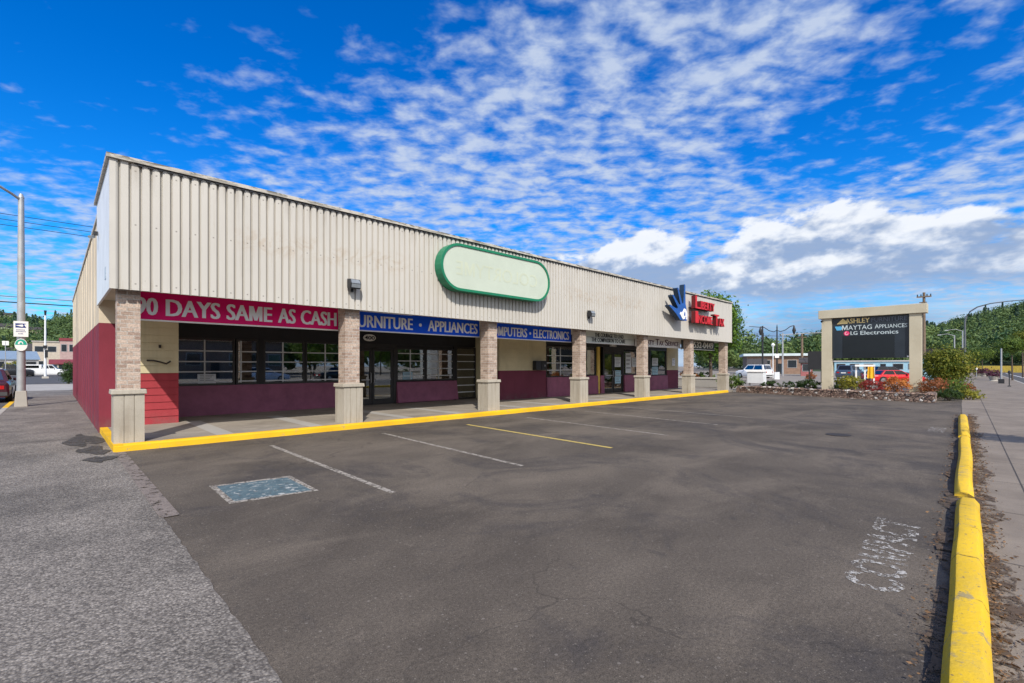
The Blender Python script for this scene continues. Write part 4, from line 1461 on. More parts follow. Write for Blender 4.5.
# ------------------------------------------------------------------ vehicles
def car(name, label, cat, loc, rz, paint, L=4.6, W=1.8, belt=.92, H=1.45, cab=(-1.6, 1.15, -1.15, .35), hood=.88, trunk=.92, bed=False, canopy=False, rear_light=True):
    r = thing(name, label, cat, (loc[0], loc[1], 0), rz)
    hw = W / 2
    # body: sections along x from rear (-L/2) to front (+L/2)
    xs = [-L / 2, -L / 2 + .08, -L / 2 + .5, cab[0], cab[1], L / 2 - .55, L / 2 - .1, L / 2]
    tops = [trunk - .12, trunk - .02, trunk, belt, belt, hood - .03, hood - .16, hood - .30]
    ws = [.86, .95, 1, 1, 1, .98, .92, .80]
    mb = MB()
    secs = []
    for x, z, k in zip(xs, tops, ws):
        a = hw * k
        secs.append([(x, -a * .92, .22), (x, -a, .40), (x, -a * .99, z - .12), (x, -a * .90, z), (x, a * .90, z), (x, a * .99, z - .12), (x, a, .40), (x, a * .92, .22)])
    n = 8
    for i in range(len(secs) - 1):
        mb.add(secs[i] + secs[i + 1], [(q, (q + 1) % n, n + (q + 1) % n, n + q) for q in range(n)])
    mb.add(secs[0], [tuple(range(n))])
    mb.add(secs[-1], [tuple(range(n))])
    # cabin
    a, b, c, d = cab
    A, B = hw * .90, hw * .70
    base = [(a, -A, belt - .02), (b, -A, belt - .02), (b, A, belt - .02), (a, A, belt - .02)]
    top = [(c, -B, H), (d, -B, H), (d, B, H), (c, B, H)]
    mb.add(base + top, [(4, 5, 6, 7), (0, 1, 5, 4), (1, 2, 6, 5), (2, 3, 7, 6), (3, 0, 4, 7)])
    if canopy:
        mb.box(-L / 2 + .05, -hw * .93, trunk - .01, a - .06, hw * .93, H + .02)
    body = mb.build('body', paint, r, smooth=True, bevel=.03)
    # window bands just proud of the cabin faces

    def lerp(p, q, k):
        return tuple(p[i] + (q[i] - p[i]) * k for i in range(3))

    def win(p0, p1, p2, p3, u0, u1, v0, v1, off):
        f = lambda u, v: tuple(c + o for c, o in zip(lerp(lerp(p0, p1, u), lerp(p3, p2, u), v), off))
        return [f(u0, v0), f(u1, v0), f(u1, v1), f(u0, v1)]
    for s, (i0, i1) in ((-1, (0, 1)), (1, (3, 2))):
        sd = MB()
        P = (base[i0], base[i1], top[i1], top[i0])
        for u0, u1 in ((.06, .48), (.52, .94)):
            q = win(*P, u0, u1, .14, .88, (0, s * .012, .004))
            sd.add(q, [(0, 1, 2, 3)])
        sd.build('side_window', CARGLASS, r, fix=False)
    if canopy:
        for s in (-1, 1):
            y = s * (hw * .93 + .012)
            MB().add([(-L / 2 + .35, y, trunk + .15), (a - .35, y, trunk + .15), (a - .35, y, H - .12), (-L / 2 + .35, y, H - .12)], [(0, 1, 2, 3)]).build('canopy_window', CARGLASS, r, fix=False)
    MB().add(win(base[1], base[2], top[2], top[1], .07, .93, .10, .90, (.012, 0, .006)), [(0, 1, 2, 3)]).build('windscreen', CARGLASS, r)
    MB().add(win(base[3], base[0], top[0], top[3], .09, .91, .14, .88, (-.012, 0, .006)), [(0, 1, 2, 3)]).build('rear_window', CARGLASS, r)
    for sx in (-L * .30, L * .31):
        for s in (-1, 1):
            wmb = MB().disc_y(sx, s * (hw - .20), s * (hw + .015), .33, .33, 20)
            wh = wmb.build('wheel', RUBBER, r)
            MB().disc_y(sx, s * (hw + .0), s * (hw + .024), .33, .20, 16).build('rim', RIM, wh)
    for s in (-1, 1):
        MB().box(-L / 2 - .015, s * hw * .62 - .14, trunk - .34, -L / 2 + .06, s * hw * .62 + .14, trunk - .18).build('tail_light', TAIL, r)
        MB().box(L / 2 - .09, s * hw * .60 - .16, hood - .34, L / 2 - .02, s * hw * .60 + .16, hood - .22).build('headlight', HEADL, r)
        MB().box(cab[1] - .42, s * (hw + .02) - .08, belt - .02, cab[1] - .30, s * (hw + .02) + .08, belt + .12).build('wing_mirror', paint, r)
    MB().box(-L / 2 - .02, -hw * .88, .30, -L / 2 + .04, hw * .88, .46).build('bumper', mat('bumper_plastic', (.06, .06, .065), .6, .1, 4), r)
    MB().box(-L / 2 - .024, -.26, trunk - .36, -L / 2 - .01, .26, trunk - .24).build('number_plate', SIGNW, r)
    return r


car('parked_sedan', 'dark wine-red sedan parked at the kerb beyond the lamp pole', 'car', (-2.25, 32.6), PI / 2, CARWINE)
x, y = at(46, 75)
car('pickup_truck', 'white pickup with canopy crossing beyond the side street', 'pickup truck', (x, y), -.05 * PI, CARWHITE, 5.7, 1.9, 1.10, 1.80, (-.3, 1.45, -.15, .75), 1.08, 1.12, canopy=True)
x, y = at(8, 70)
car('pickup_truck', 'black pickup truck across the street left of the lamp pole', 'pickup truck', (x, y), -.02 * PI, CARBLACK, 5.6, 1.95, 1.15, 1.85, (-.5, 1.3, -.35, .65), 1.12, 1.15)
x, y = at(754, 64)
car('parked_suv', 'white SUV parked beyond the planter, its back turned', 'car', (x, y), AZ + .75 - .35, CARWHITE, 4.7, 1.9, 1.05, 1.78, (-2.15, 1.1, -1.9, .45), 1.02, 1.06)
x, y = at(850, 60)
car('parked_suv', 'slate blue SUV seen under the monument sign panel', 'car', (x, y), AZ - .9, CARBLUE, 4.8, 1.9, 1.05, 1.70, (-2.1, 1.1, -1.85, .4), 1.0, 1.05)
x, y = at(893, 43)
car('parked_car', 'bright red car behind the orange shrub under the sign', 'car', (x, y), AZ - PI / 2 - .12, CARRED, 4.5, 1.8, .80, 1.22, (-1.5, 1.0, -1.05, .3), .78, .82)
x, y = at(887, 52)
car('parked_car', 'black car behind the red car under the sign', 'car', (x, y), AZ - PI / 2 - .05, CARBLACK, 4.6, 1.8, .98, 1.55, (-1.7, 1.1, -1.3, .35), .92, .98)

# ------------------------------------------------------------------ left street furniture
lx, ly = -.92, 26.9
r = thing('street_lamp', 'tall grey lamp pole on a concrete block beside the sidewalk', 'street lamp', (lx, ly, 0))
MB().frustum(0, 0, -.05, .62, .19, .19, .15, .15).build('footing', PALE, r, bevel=.02)
MB().tube([(0, 0, .62), (0, 0, 4.5), (0, 0, 8.25)], [.135, .115, .09], 14).build('pole', GALV, r, smooth=True)
MB().tube([(0, 0, 8.15), (-.25, -.2, 8.30), (-1.2, -.9, 8.75), (-2.2, -1.6, 9.1)], [.05, .05, .045, .04], 8).tube([(0, 0, 8.25), (0, 0, 8.4)], [.1, .05], 10).build('arm', GALV, r, smooth=True)
MB().frustum(-2.45, -1.78, 9.05, 9.2, .25, .12, .15, .08).build('lamp_head', GALV, r)
r = thing('traffic_sign', 'square white sign with a dark blue arrow on the lamp pole', 'sign', (lx, ly - .16, 2.75))
rot = Matrix.Rotation(.70, 4, 'Z')


def rotbuild(mb, name, m, root, ang=.12):
    R = Matrix.Rotation(ang, 4, 'Z')
    mb.v = [tuple(R @ Vector(p)) for p in mb.v]
    return mb.build(name, m, root)


rotbuild(MB().box(-.29, -.02, 0, .29, .0, .64), 'plate', SIGNW, r)
r.scale = (.70, .7, .95)
mb = MB()
slab = [(-.20, .56), (-.20, .36), (.20, .46)]
mb.add([(-.22, -.024, .55), (.20, -.024, .55), (.20, -.024, .37), (-.22, -.024, .37)], [(0, 1, 2, 3)])
rotbuild(mb, 'arrow', NAVY, r)
mb = MB()
mb.add([(-.22, -.028, .46), (.06, -.028, .51), (.10, -.028, .46), (.06, -.028, .41)], [(0, 1, 2, 3)])
mb.add([(.14, -.028, .52), (.20, -.028, .52), (.20, -.028, .40), (.14, -.028, .46)], [(0, 1, 2, 3)])
rotbuild(mb, 'arrow_gap', SIGNW, r)
mb = MB()
for zz, a, b in ((.26, -.18, .18), (.19, -.2, .2), (.10, -.1, .1)):
    for k in range(int((b - a) / .05)):
        mb.add([(a + k * .05, -.024, zz), (a + k * .05 + .03, -.024, zz), (a + k * .05 + .03, -.024, zz + .04), (a + k * .05, -.024, zz + .04)], [(0, 1, 2, 3)])
rotbuild(mb, 'print', NAVY, r)
r = thing('round_sign', 'round green and white sign below the square sign', 'sign', (lx, ly - .16, 2.2))
mb = MB().disc_y(0, -.02, 0, .25, .26, 24)
rotbuild(mb, 'plate', SIGNW, r)
r.scale = (.68, .7, .92)
mb = MB()
mb.add([(.24 * math.cos(q), -.024, .25 + .24 * math.sin(q)) for q in [PI * i / 14 for i in range(15)]], [tuple(range(15))])
rotbuild(mb, 'green_half', GREENS, r)
mb = MB()
mb.add([(.11 * math.cos(q) - .02, -.028, .29 + .12 * math.sin(q)) for q in [PI * i / 10 for i in range(11)]] + [(.06 * math.cos(q), -.028, .27 + .09 * math.sin(q)) for q in [PI * i / 10 for i in range(11)]],
       [(i, i + 1, 12 + i, 11 + i) for i in range(10)])
rotbuild(mb, 'leaf_print', SIGNW, r)

x, y = at(45.3, 62)
r = thing('signal_pole', 'slender white signal pole at the far street corner', 'pole', (x, y, 0))
MB().tube([(0, 0, -.1), (0, 0, 8.4)], [.14, .09], 10).build('pole', WHITE_M, r, smooth=True)
MB().frustum(0, 0, -.05, .25, .35, .35, .3, .3).build('footing', PALE, r)
MB().box(-.05, -.42, 2.7, .25, -.12, 3.7).box(-.2, -.3, 3.9, .2, -.12, 4.3).build('signal_head', DKMETAL, r)
MB().tube([(0, 0, 8.2), (.0, 0, 8.9)], [.09, .14], 8).build('lamp_cap', DKMETAL, r)
x, y = at(5.5, 66)
r = thing('street_sign', 'small white sign on a thin post across the street', 'sign', (x, y, 0))
MB().tube([(0, 0, 0), (0, 0, 5.0)], .05, 7).build('post', GALV, r)
MB().box(-.32, -.03, 4.5, .32, 0, 5.1).build('plate', SIGNW, r)
x, y = at(69.5, 42)
tree('corner_bush', 'dark green upright bush just past the building corner', x - .05, y, .3, 1.05, (.42, .6, 1.0), 70, 36, .16, .07, L_DARK, .05)
r = thing('fire_hydrant', 'small yellow hydrant at the end of the maroon wall', 'hydrant', (1.05, 39.0, 0))
MB().tube([(0, 0, 0), (0, 0, .55)], .13, 12).tube([(0, 0, .55), (0, 0, .66), (0, 0, .74)], [.15, .12, .04], 12).build('barrel', YELP, r, smooth=True)
MB().tube([(-.2, 0, .42), (.2, 0, .42)], .06, 10).build('nozzle', YELP, r)
x, y = at(15, 84)
shrub('flowering_shrub', 'golden yellow shrub across the street behind the lamp pole', 'shrub', x, y, 0, (1.4, 1.4, 1.35), 1500, .16, L_YELLOW)


# ------------------------------------------------------------------ background buildings
def house(name, label, x, y, rz, w, d, h, wall, roof, roof_h=0.0, wins=(3, 1), over=.3, fascia_h=.35, door=True, group=None):
    r = thing(name, label, 'building', (x, y, 0), rz, group)
    MB().box(-w / 2, -d / 2, -.5, w / 2, d / 2, h).build('wall', wall, r)
    if roof_h:
        MB().extrude([(-d / 2 - over, h - .05), (0, h + roof_h), (d / 2 + over, h - .05), (d / 2 + over, h - .25), (0, h + roof_h - .25), (-d / 2 - over, h - .25)], -w / 2 - over, w / 2 + over).build('roof', roof, r)
    else:
        MB().box(-w / 2 - over, -d / 2 - over, h, w / 2 + over, d / 2 + over, h + fascia_h).build('roof', roof, r)
    nx, nz = wins
    for j in range(nz):
        z0 = h * (j + .35) / nz
        z1 = z0 + min(1.5, h / nz * .45)
        for i in range(nx):
            cx = -w / 2 + w * (i + .5) / nx
            ww = min(.9, w / nx * .32)
            if door and j == 0 and i == nx // 2:
                MB().box(cx - .5, -d / 2 - .04, 0, cx + .5, -d / 2 - .003, 2.1).build('door', DKWIN, r)
                continue
            fr = MB().box(cx - ww - .08, -d / 2 - .05, z0 - .08, cx + ww + .08, -d / 2 - .003, z1 + .08).build('window', GREYW, r)
            MB().box(cx - ww, -d / 2 - .07, z0, cx + ww, -d / 2 - .051, z1).build('pane', DKWIN, fr)
    return r


def facing(px):                                          # rotation that turns a house front toward the lot
    x, y = at(px, 1)
    return math.atan2(y, x) - PI / 2


def bg(px, d, name, label, *a, turn=0.0, **k):
    x, y = at(px, d)
    return house(name, label, x, y, facing(px) + turn, *a, **k)


bg(775, 104, 'storehouse', 'long brown block building with pale metal roof beyond the street', 12.0, 12, 3.7, BROWNB, PALEROOF, wins=(5, 1), over=.7, fascia_h=.5, turn=.12)
bg(757, 84, 'gabled_shed', 'small gabled brick building left of the long brown one', 2.6, 3, 1.9, BROWNB, DKROOF, 1.0, wins=(1, 1), door=False)
bg(806.5, 78, 'small_house', 'small dusty red house beside the black board', 1.6, 3, 2.3, PINKW, DKROOF, .7, wins=(1, 1), door=False)
bg(878, 112, 'warehouse', 'long pale blue metal warehouse seen under the sign', 16, 8, 2.6, PALEBLUE, WHITEW, wins=(6, 1), over=.2, fascia_h=.3, turn=-.1)
bg(934, 74, 'dark_building', 'low building with wide black flat roof behind the bushy shrub', 4.6, 8, 3.2, GREYW, mat('black_roof_fascia', (.03, .026, .025), .7, .2, 1), wins=(4, 1), over=.9, fascia_h=1.0)
x, y = at(925.5, 54)
r = thing('storage_container', 'pale blue storage container behind the right sign post', 'container', (x, y, 0), facing(926))
mb = MB().box(-1.1, -3, .15, 1.1, 3, 2.4)
for i in range(7):
    mb.box(-1.0 + i * .3, -3.03, .2, -.86 + i * .3, -3.002, 2.35)
mb.build('body', PALEBLUE, r)
MB().box(-1.0, -2.9, -.02, 1.0, 2.9, .15).build('skid', DKMETAL, r)
# left side of the picture
bg(4, 118, 'low_store', 'low store with blue-grey roof across the street at far left', 11, 10, 3.4, WHITEW, BLUEROOF, 2.0, wins=(4, 1), turn=.1)
bg(68, 108, 'maroon_store', 'two-storey dusty pink and maroon building beyond the street corner', 2.6, 8, 7.2, mat('dusty_pink_wall', (.42, .30, .28), .8, .15, 2), MARW, wins=(2, 2), over=.15, fascia_h=.6)
bg(62, 100, 'awning_store', 'low tan shop with maroon roof in front of the pink building', 3.4, 5, 2.2, TANW, MARW, .8, wins=(3, 1))
bg(52, 140, 'pale_house', 'pale flat-roofed house uphill behind the signal pole', 8, 8, 8.5, TANW, PALE, wins=(3, 2), over=.2)
bg(36, 150, 'grey_house', 'grey gabled house uphill left of the signal pole', 7, 8, 6.5, GREYW, DKROOF, 2.2, wins=(2, 2))
bg(20, 175, 'tan_house', 'small tan gabled house behind the lamp pole', 7, 8, 6.0, TANW, DKROOF, 2.4, wins=(2, 2))

# ------------------------------------------------------------------ right street furniture
x, y = at(777, 58)
r = thing('ornate_lamp', 'double-armed ornate lamp post on a white block beyond the planter', 'street lamp', (x, y, 0), facing(777))
MB().box(-.28, -.28, -.05, .28, .28, .85).build('footing', WHITE_M, r, bevel=.02)
MB().tube([(0, 0, .85), (0, 0, 6.3)], [.12, .07], 10).tube([(0, 0, 6.3), (0, 0, 6.7)], [.08, .02], 8).build('pole', DKMETAL, r, smooth=True)
for s in (-1, 1):
    MB().tube([(0, 0, 6.0), (s * .35, 0, 5.8), (s * .9, 0, 6.0), (s * 1.4, 0, 6.4), (s * 1.8, 0, 6.5)], .045, 7).build('arm', DKMETAL, r, smooth=True)
    MB().tube([(s * 1.8, 0, 6.5), (s * 1.8, 0, 6.25), (s * 1.8, 0, 5.9), (s * 1.8, 0, 5.45)], [.06, .12, .22, .08], 10).build('lantern', DKMETAL, r, smooth=True)
MB().box(-.22, -.14, 2.6, .22, -.1, 3.1).build('notice_plate', SIGNW, r)
x, y = at(762.6, 66)
r = thing('signal_pole', 'dark traffic signal pole in front of the long brown building', 'pole', (x, y, 0), facing(762))
MB().tube([(0, 0, 0), (0, 0, 7.2)], [.13, .09], 9).tube([(0, 0, 7.0), (-1.7, 0, 7.2)], [.05, .04], 6).build('pole', DKMETAL, r, smooth=True)
MB().box(-.16, -.3, 5.2, .16, -.1, 6.2).build('signal_head', DKMETAL, r)
x, y = at(782.7, 76)
r = thing('mast_arm_pole', 'grey pole with long horizontal mast arm over the street', 'pole', (x, y, 0), facing(783))
MB().tube([(0, 0, 0), (0, 0, 6.9)], [.16, .1], 9).build('pole', GALV, r, smooth=True)
MB().tube([(-.3, 0, 6.6), (3.2, 0, 6.75), (6.4, 0, 6.8)], [.08, .06, .04], 7).build('arm', GALV, r, smooth=True)
x, y = at(802, 82)
r = thing('utility_pole', 'thick weathered wooden pole behind the black board', 'pole', (x, y, 0), facing(802))
MB().tube([(0, 0, 0), (0, 0, 7.2)], [.24, .17], 9).build('pole', WOODPOLE, r, smooth=True)
MB().box(-.7, -.2, 6.5, .7, -.05, 6.62).build('crossarm', WOODPOLE, r)
x, y = at(773, 62)
r = thing('post_lamp', 'short white post lamp left of the ornate lamp', 'street lamp', (x, y, 0))
MB().tube([(0, 0, 0), (0, 0, 4.1)], .06, 8).build('pole', WHITE_M, r)
MB().tube([(0, 0, 4.1), (0, 0, 4.35), (0, 0, 4.6)], [.1, .24, .1], 10).build('globe', LAMPW, r, smooth=True)
x, y = at(815.5, 45)
r = thing('board_sign', 'black square board on two legs left of the monument sign', 'sign', (x, y, 0), facing(815))
MB().box(-.62, -.06, 1.25, .62, .06, 3.0).build('panel', BLACK, r)
MB().box(-.56, -.04, -.1, -.46, .04, 1.25).build('leg', DKMETAL, r)
MB().box(.42, -.04, -.1, .54, .04, 1.25).build('leg', DKMETAL, r)
x, y = at(811, 56)
shrub('shrub', 'round rust-orange shrub beside the black board legs', 'shrub', x, y, 0, (.55, .55, .45), 500, .09, L_RUST)
x, y = at(865, 41)
r = thing('white_frame', 'white open frame stand under the monument sign panel', 'frame', (x, y, 0), facing(865))
for s in (-.62, 0, .62):
    MB().box(s - .06, -.06, -.02, s + .06, .06, 1.55).build('post', SIGNW, r)
MB().box(-.7, -.3, 1.552, .7, .3, 1.72).build('top_beam', SIGNW, r)
x, y = at(871, 40)
r = thing('banner_stand', 'orange-yellow cloth banner beside the white frame', 'banner', (x, y, 0), facing(871))
mb = MB()
for i in range(8):
    a0, a1 = -.26 + i * .065, -.26 + (i + 1) * .065
    mb.add([(a0, .05 * math.sin(i * 1.3), .55), (a1, .05 * math.sin((i + 1) * 1.3), .55), (a1 * .8, .04 * math.sin((i + 1) * 1.3), 1.55), (a0 * .8, .04 * math.sin(i * 1.3), 1.55)], [(0, 1, 2, 3)])
mb.build('cloth', ORANGE, r)
MB().tube([(0, .08, -.02), (0, .08, 1.6)], .025, 6).build('pole', GALV, r)

x, y = at(924, 52)
r = thing('utility_pole', 'tall thin utility pole with crossarms behind the monument sign', 'pole', (x, y, 0), facing(924))
MB().tube([(0, 0, 0), (0, 0, 9.7)], [.19, .12], 9).build('pole', WOODPOLE, r, smooth=True)
MB().box(-.62, -.2, 9.15, .62, -.08, 9.29).build('crossarm', WOODPOLE, r)
MB().box(-.40, -.2, 8.55, .25, -.08, 8.65).build('crossarm', WOODPOLE, r)
mb = MB()
for s in (-.55, -.25, .25, .55):
    mb.tube([(s, -.14, 9.29), (s, -.14, 9.5)], [.06, .045], 7)
mb.build('insulator', DKMETAL, r)
UP = (x, y)
x, y = at(965, 64)
r = thing('street_lamp', 'tall curved-arm street lamp beyond the bushy shrub', 'street lamp', (x, y, 0), facing(965))
MB().tube([(0, 0, 0), (0, 0, 7.6)], [.15, .10], 10).build('pole', DKGREY, r, smooth=True)
MB().tube([(0, 0, 7.6), (.12, 0, 8.3), (.5, 0, 8.95), (1.2, 0, 9.5), (2.4, 0, 9.85), (4.0, 0, 10.0), (5.8, 0, 10.05)], [.10, .09, .085, .08, .07, .06, .05], 8).build('arm', DKGREY, r, smooth=True)
MB().frustum(6.0, 0, 9.95, 10.12, .38, .14, .25, .08).build('lamp_head', WHITE_M, r)
for px, d, h, label in ((954.5, 92, 7.6, 'short grey lamp pole left of the curved street lamp'), (962.6, 88, 8.2, 'grey lamp pole close behind the curved street lamp')):
    x, y = at(px, d)
    r = thing('lamp_pole', label, 'street lamp', (x, y, 0), facing(px))
    MB().tube([(0, 0, 0), (0, 0, h)], [.14, .09], 8).build('pole', GALV, r, smooth=True)
    MB().tube([(0, 0, h - .1), (-1.0, 0, h + .3), (-2.0, 0, h + .2)], .05, 6).build('arm', GALV, r, smooth=True)
    MB().frustum(-2.2, 0, h + .08, h + .22, .3, .12, .2, .08).build('lamp_head', GALV, r)

for px, d, zc, rad, label in ((1012.5, 53, 3.9, (1.15, 1.15, .75), 'small round-crowned sidewalk tree, second from the right edge'),
                              (982.5, 90, 4.0, (1.6, 1.6, 1.05), 'small sidewalk tree behind the petunia tubs'),):
    x, y = at(px, d)
    tree('sidewalk_tree', label, x, y, zc - .6, zc, rad, 60, 34, .28, .13, L_SHRUB, .07, 'young trees along the street sidewalk')
x, y = at(1023, 66)
tree('sidewalk_tree', 'sidewalk tree with yellowing crown cut by the right edge', x, y, 5.0, 5.6, (1.3, 1.3, .8), 60, 34, .28, .14, L_MAPLE, .08, 'young trees along the street sidewalk')
# tree just outside the frame: its shadow falls on the sidewalk
tree('sidewalk_tree', 'young sidewalk tree at the kerb whose shadow crosses the sidewalk', 13.6, -2.35, 1.9, 2.35, (.62, .45, .42), 40, 40, .16, .08, L_TREE, .04, 'young trees along the street sidewalk')

for px, d, s, label in ((978, 71, 1.35, 'tub of purple petunias on the sidewalk, farther one'), (993.5, 50, 1.0, 'tub of purple petunias on the sidewalk, nearer one'), (984.5, 74, .9, 'small tub of purple petunias behind the nearer one')):
    x, y = at(px, d)
    r = thing('flower_tub', label, 'flower tub', (x, y, 0), 0, 'petunia tubs on the sidewalk')
    MB().tube([(0, 0, 0), (0, 0, .12), (0, 0, .5)], [.36, .28, .42], 14).build('tub', PALE, r, smooth=True)
    P, T, Q = clump_points((0, 0, .80), (.62 * s, .62 * s, .42), 30, 26, .14, .3)
    quad_mesh('flowers', leaf_quads(P, .08, N=Q), T, L_PURPLE, r)
x, y = at(1001.3, 43)
r = thing('sidewalk_post', 'pale post on a dark square base by the road', 'post', (x, y, 0))
MB().box(-.2, -.2, -.02, .2, .2, .42).build('base', DKMETAL, r, bevel=.02)
MB().tube([(0, 0, .42), (0, 0, 3.2)], [.07, .055], 8).build('post', GALV, r, smooth=True)
x, y = at(1009.3, 36.5)
r = thing('parking_meter', 'thin dark parking meter post by the road', 'parking meter', (x, y, 0))
MB().tube([(0, 0, 0), (0, 0, .95)], .03, 8).frustum(0, 0, -.02, .08, .12, .12, .08, .08).build('post', DKMETAL, r)
MB().box(-.07, -.06, .95, .07, .06, 1.05).tube([(0, 0, 1.05), (0, 0, 1.18), (0, 0, 1.25)], [.09, .09, .03], 10).build('meter_head', DKMETAL, r)
x, y = at(976.5, 66)
r = thing('parking_meter', 'thin grey parking meter post left of the petunia tubs', 'parking meter', (x, y, 0))
MB().tube([(0, 0, 0), (0, 0, 1.05)], .04, 8).build('post', GALV, r)
MB().tube([(0, 0, 1.05), (0, 0, 1.28), (0, 0, 1.38)], [.1, .11, .03], 10).build('meter_head', SIGNW, r)

# overhead cables
def cable(label, pts, rad, sag=.6, name='overhead_cable'):
    a, b = Vector(pts[0]), Vector(pts[1])
    path = [a.lerp(b, k / 24) - Vector((0, 0, sag * 4 * (k / 24) * (1 - k / 24))) for k in range(25)]
    return tag(MB().tube(path, rad, 5).build(name, DKMETAL), label, 'cable')


cable('thin overhead cable left of the building, topmost of three', ((-45, 50, 13.0), (45, 50, 13.4)), .022)
cable('thin overhead cable left of the building, middle of three', ((-45, 50.6, 12.75), (45, 50.6, 13.1)), .022)
cable('thin overhead cable left of the building, lowest of three', ((-45, 51.2, 12.5), (45, 51.2, 12.8)), .022)
cable('thin cable low over the far treetops at the left', ((-70, 100, 12.2), (80, 100, 12.4)), .04)
cable('thick cable low over the far treetops at the left', ((-70, 101, 11.3), (80, 101, 11.9)), .08)
for x, h, lab in ((-45, 14, 'wooden cable pole at the far left corner'), (45, 14, 'wooden cable pole behind the store')):
    r = thing('utility_pole', lab, 'pole', (x, 50.5, 0))
    MB().tube([(0, 0, 0), (0, 0, h)], [.22, .14], 9).build('pole', WOODPOLE, r)
    MB().box(-.1, -1.1, 12.3, .1, 1.1, 12.5).build('crossarm', WOODPOLE, r)
xa, ya_ = at(802, 82)
xb, yb_ = at(735, 70)
cable('cable from the weathered wooden pole toward the street tree, upper', ((xb - 6, yb_ + 12, 8.3), (xa, ya_, 6.6)), .03, .3)
cable('cable from the weathered wooden pole to the tall utility pole, long', ((xa, ya_, 6.7), (UP[0], UP[1], 8.6)), .03, .5)
cable('cable from the tall utility pole along the street', ((UP[0], UP[1], 9.3), (UP[0] + 90, UP[1] + 8, 12.0)), .025, .8)

# ------------------------------------------------------------------ across the street: what the shop windows mirror
r = house('opposite_store', 'low dark store across the street, mirrored in the shop windows', 17, -46, PI, 15, 10, 5.0, BROWNB, DKROOF, wins=(6, 1), fascia_h=.5)
tree('mirrored_tree', 'round street tree across the street, mirrored in the window', 29, -41, 2.2, 4.4, (3.2, 3.2, 2.2), 130, 40, .45, .2, L_TREE, .15)
tree('mirrored_tree', 'wide street tree across the street, mirrored near the doors', 42, -44, 2.6, 5.2, (3.4, 3.4, 2.6), 130, 40, .45, .2, L_TREE, .15)
car('parked_car', 'white car across the street, mirrored in the window', 'car', (14.5, -16.5), .04, CARWHITE)
car('parked_car', 'black car across the street, mirrored in the second window', 'car', (22.0, -16.3), .04, CARBLACK)
house('opposite_store', 'grey store across the street, mirrored in the far windows', 62, -40, PI, 22, 10, 6.0, GREYW, DKROOF, wins=(7, 1), fascia_h=.5)

# ------------------------------------------------------------------ hills and their woods
SK_R = [(690, 356), (745, 354), (770, 352), (785, 348), (805, 339), (830, 333), (880, 329), (930, 327), (955, 322), (975, 317), (995, 311), (1024, 305), (1100, 296), (1200, 290)]
SK_L = [(-160, 312), (-60, 312), (0, 314), (15, 313), (30, 319), (42, 322), (55, 318), (75, 316), (110, 318), (160, 330), (240, 345)]


def skyline(tab, px):
    for (a, ya), (b, yb) in zip(tab, tab[1:]):
        if a <= px <= b:
            return ya + (yb - ya) * (px - a) / (b - a)
    return 360


def hill(tab, r0, r1, pxs, tree_h):
    mb = MB()
    nr = 12
    grid = []
    for px in pxs:
        y = skyline(tab, px)
        row = []
        for j in range(nr + 3):
            k = j / nr
            d = r0 + (r1 - r0) * k
            top = max(0.0, zat(y, r1) - tree_h)
            kk = min(1.0, k)
            z = top * (kk * kk * (3 - 2 * kk)) * (1 + .04 * math.sin(px * .13 + j)) - .2
            X, Y = at(px, d)
            row.append((X, Y, z))
        grid.append(row)
    n = nr + 3
    v = [p for row in grid for p in row]
    mb.add(v, [(i * n + j, i * n + j + 1, (i + 1) * n + j + 1, (i + 1) * n + j) for i in range(len(pxs) - 1) for j in range(n - 1)])
    structure('hill', mb, HILL, smooth=True)
    return grid


def hz(tab, r0, r1, tree_h, px, k):
    top = max(0.0, zat(skyline(tab, px), r1) - tree_h)
    kk = min(1.0, k)
    return top * (kk * kk * (3 - 2 * kk)) - .3


def conifer_pts(x, y, z, h, w, n):
    u = rng.random(n) ** .75
    tier = .72 + .28 * np.sin(u * 40)
    r = w * (1 - u) * tier * np.sqrt(rng.random(n) * .7 + .3) + .15
    a = rng.random(n) * 2 * PI
    return np.stack([x + r * np.cos(a), y + r * np.sin(a), z + h * (.08 + .92 * u) - .12 * r], 1), np.stack([np.cos(a), np.sin(a), .45 + 0 * a], 1)


def decid_pts(x, y, z, h, w, n):
    k = 7
    P, Q = [], []
    for i in range(k):
        c = rng.normal(size=3)
        c /= np.linalg.norm(c)
        q = rng.normal(size=(n // k, 3))
        q /= np.linalg.norm(q, axis=1)[:, None]
        P.append(np.array([x, y, z + h * .6]) + c * np.array([w * .6, w * .6, h * .26]) + q * w * .5 * rng.random((n // k, 1)) ** .4)
        Q.append(q + .7 * c)
    return np.concatenate(P), np.concatenate(Q)


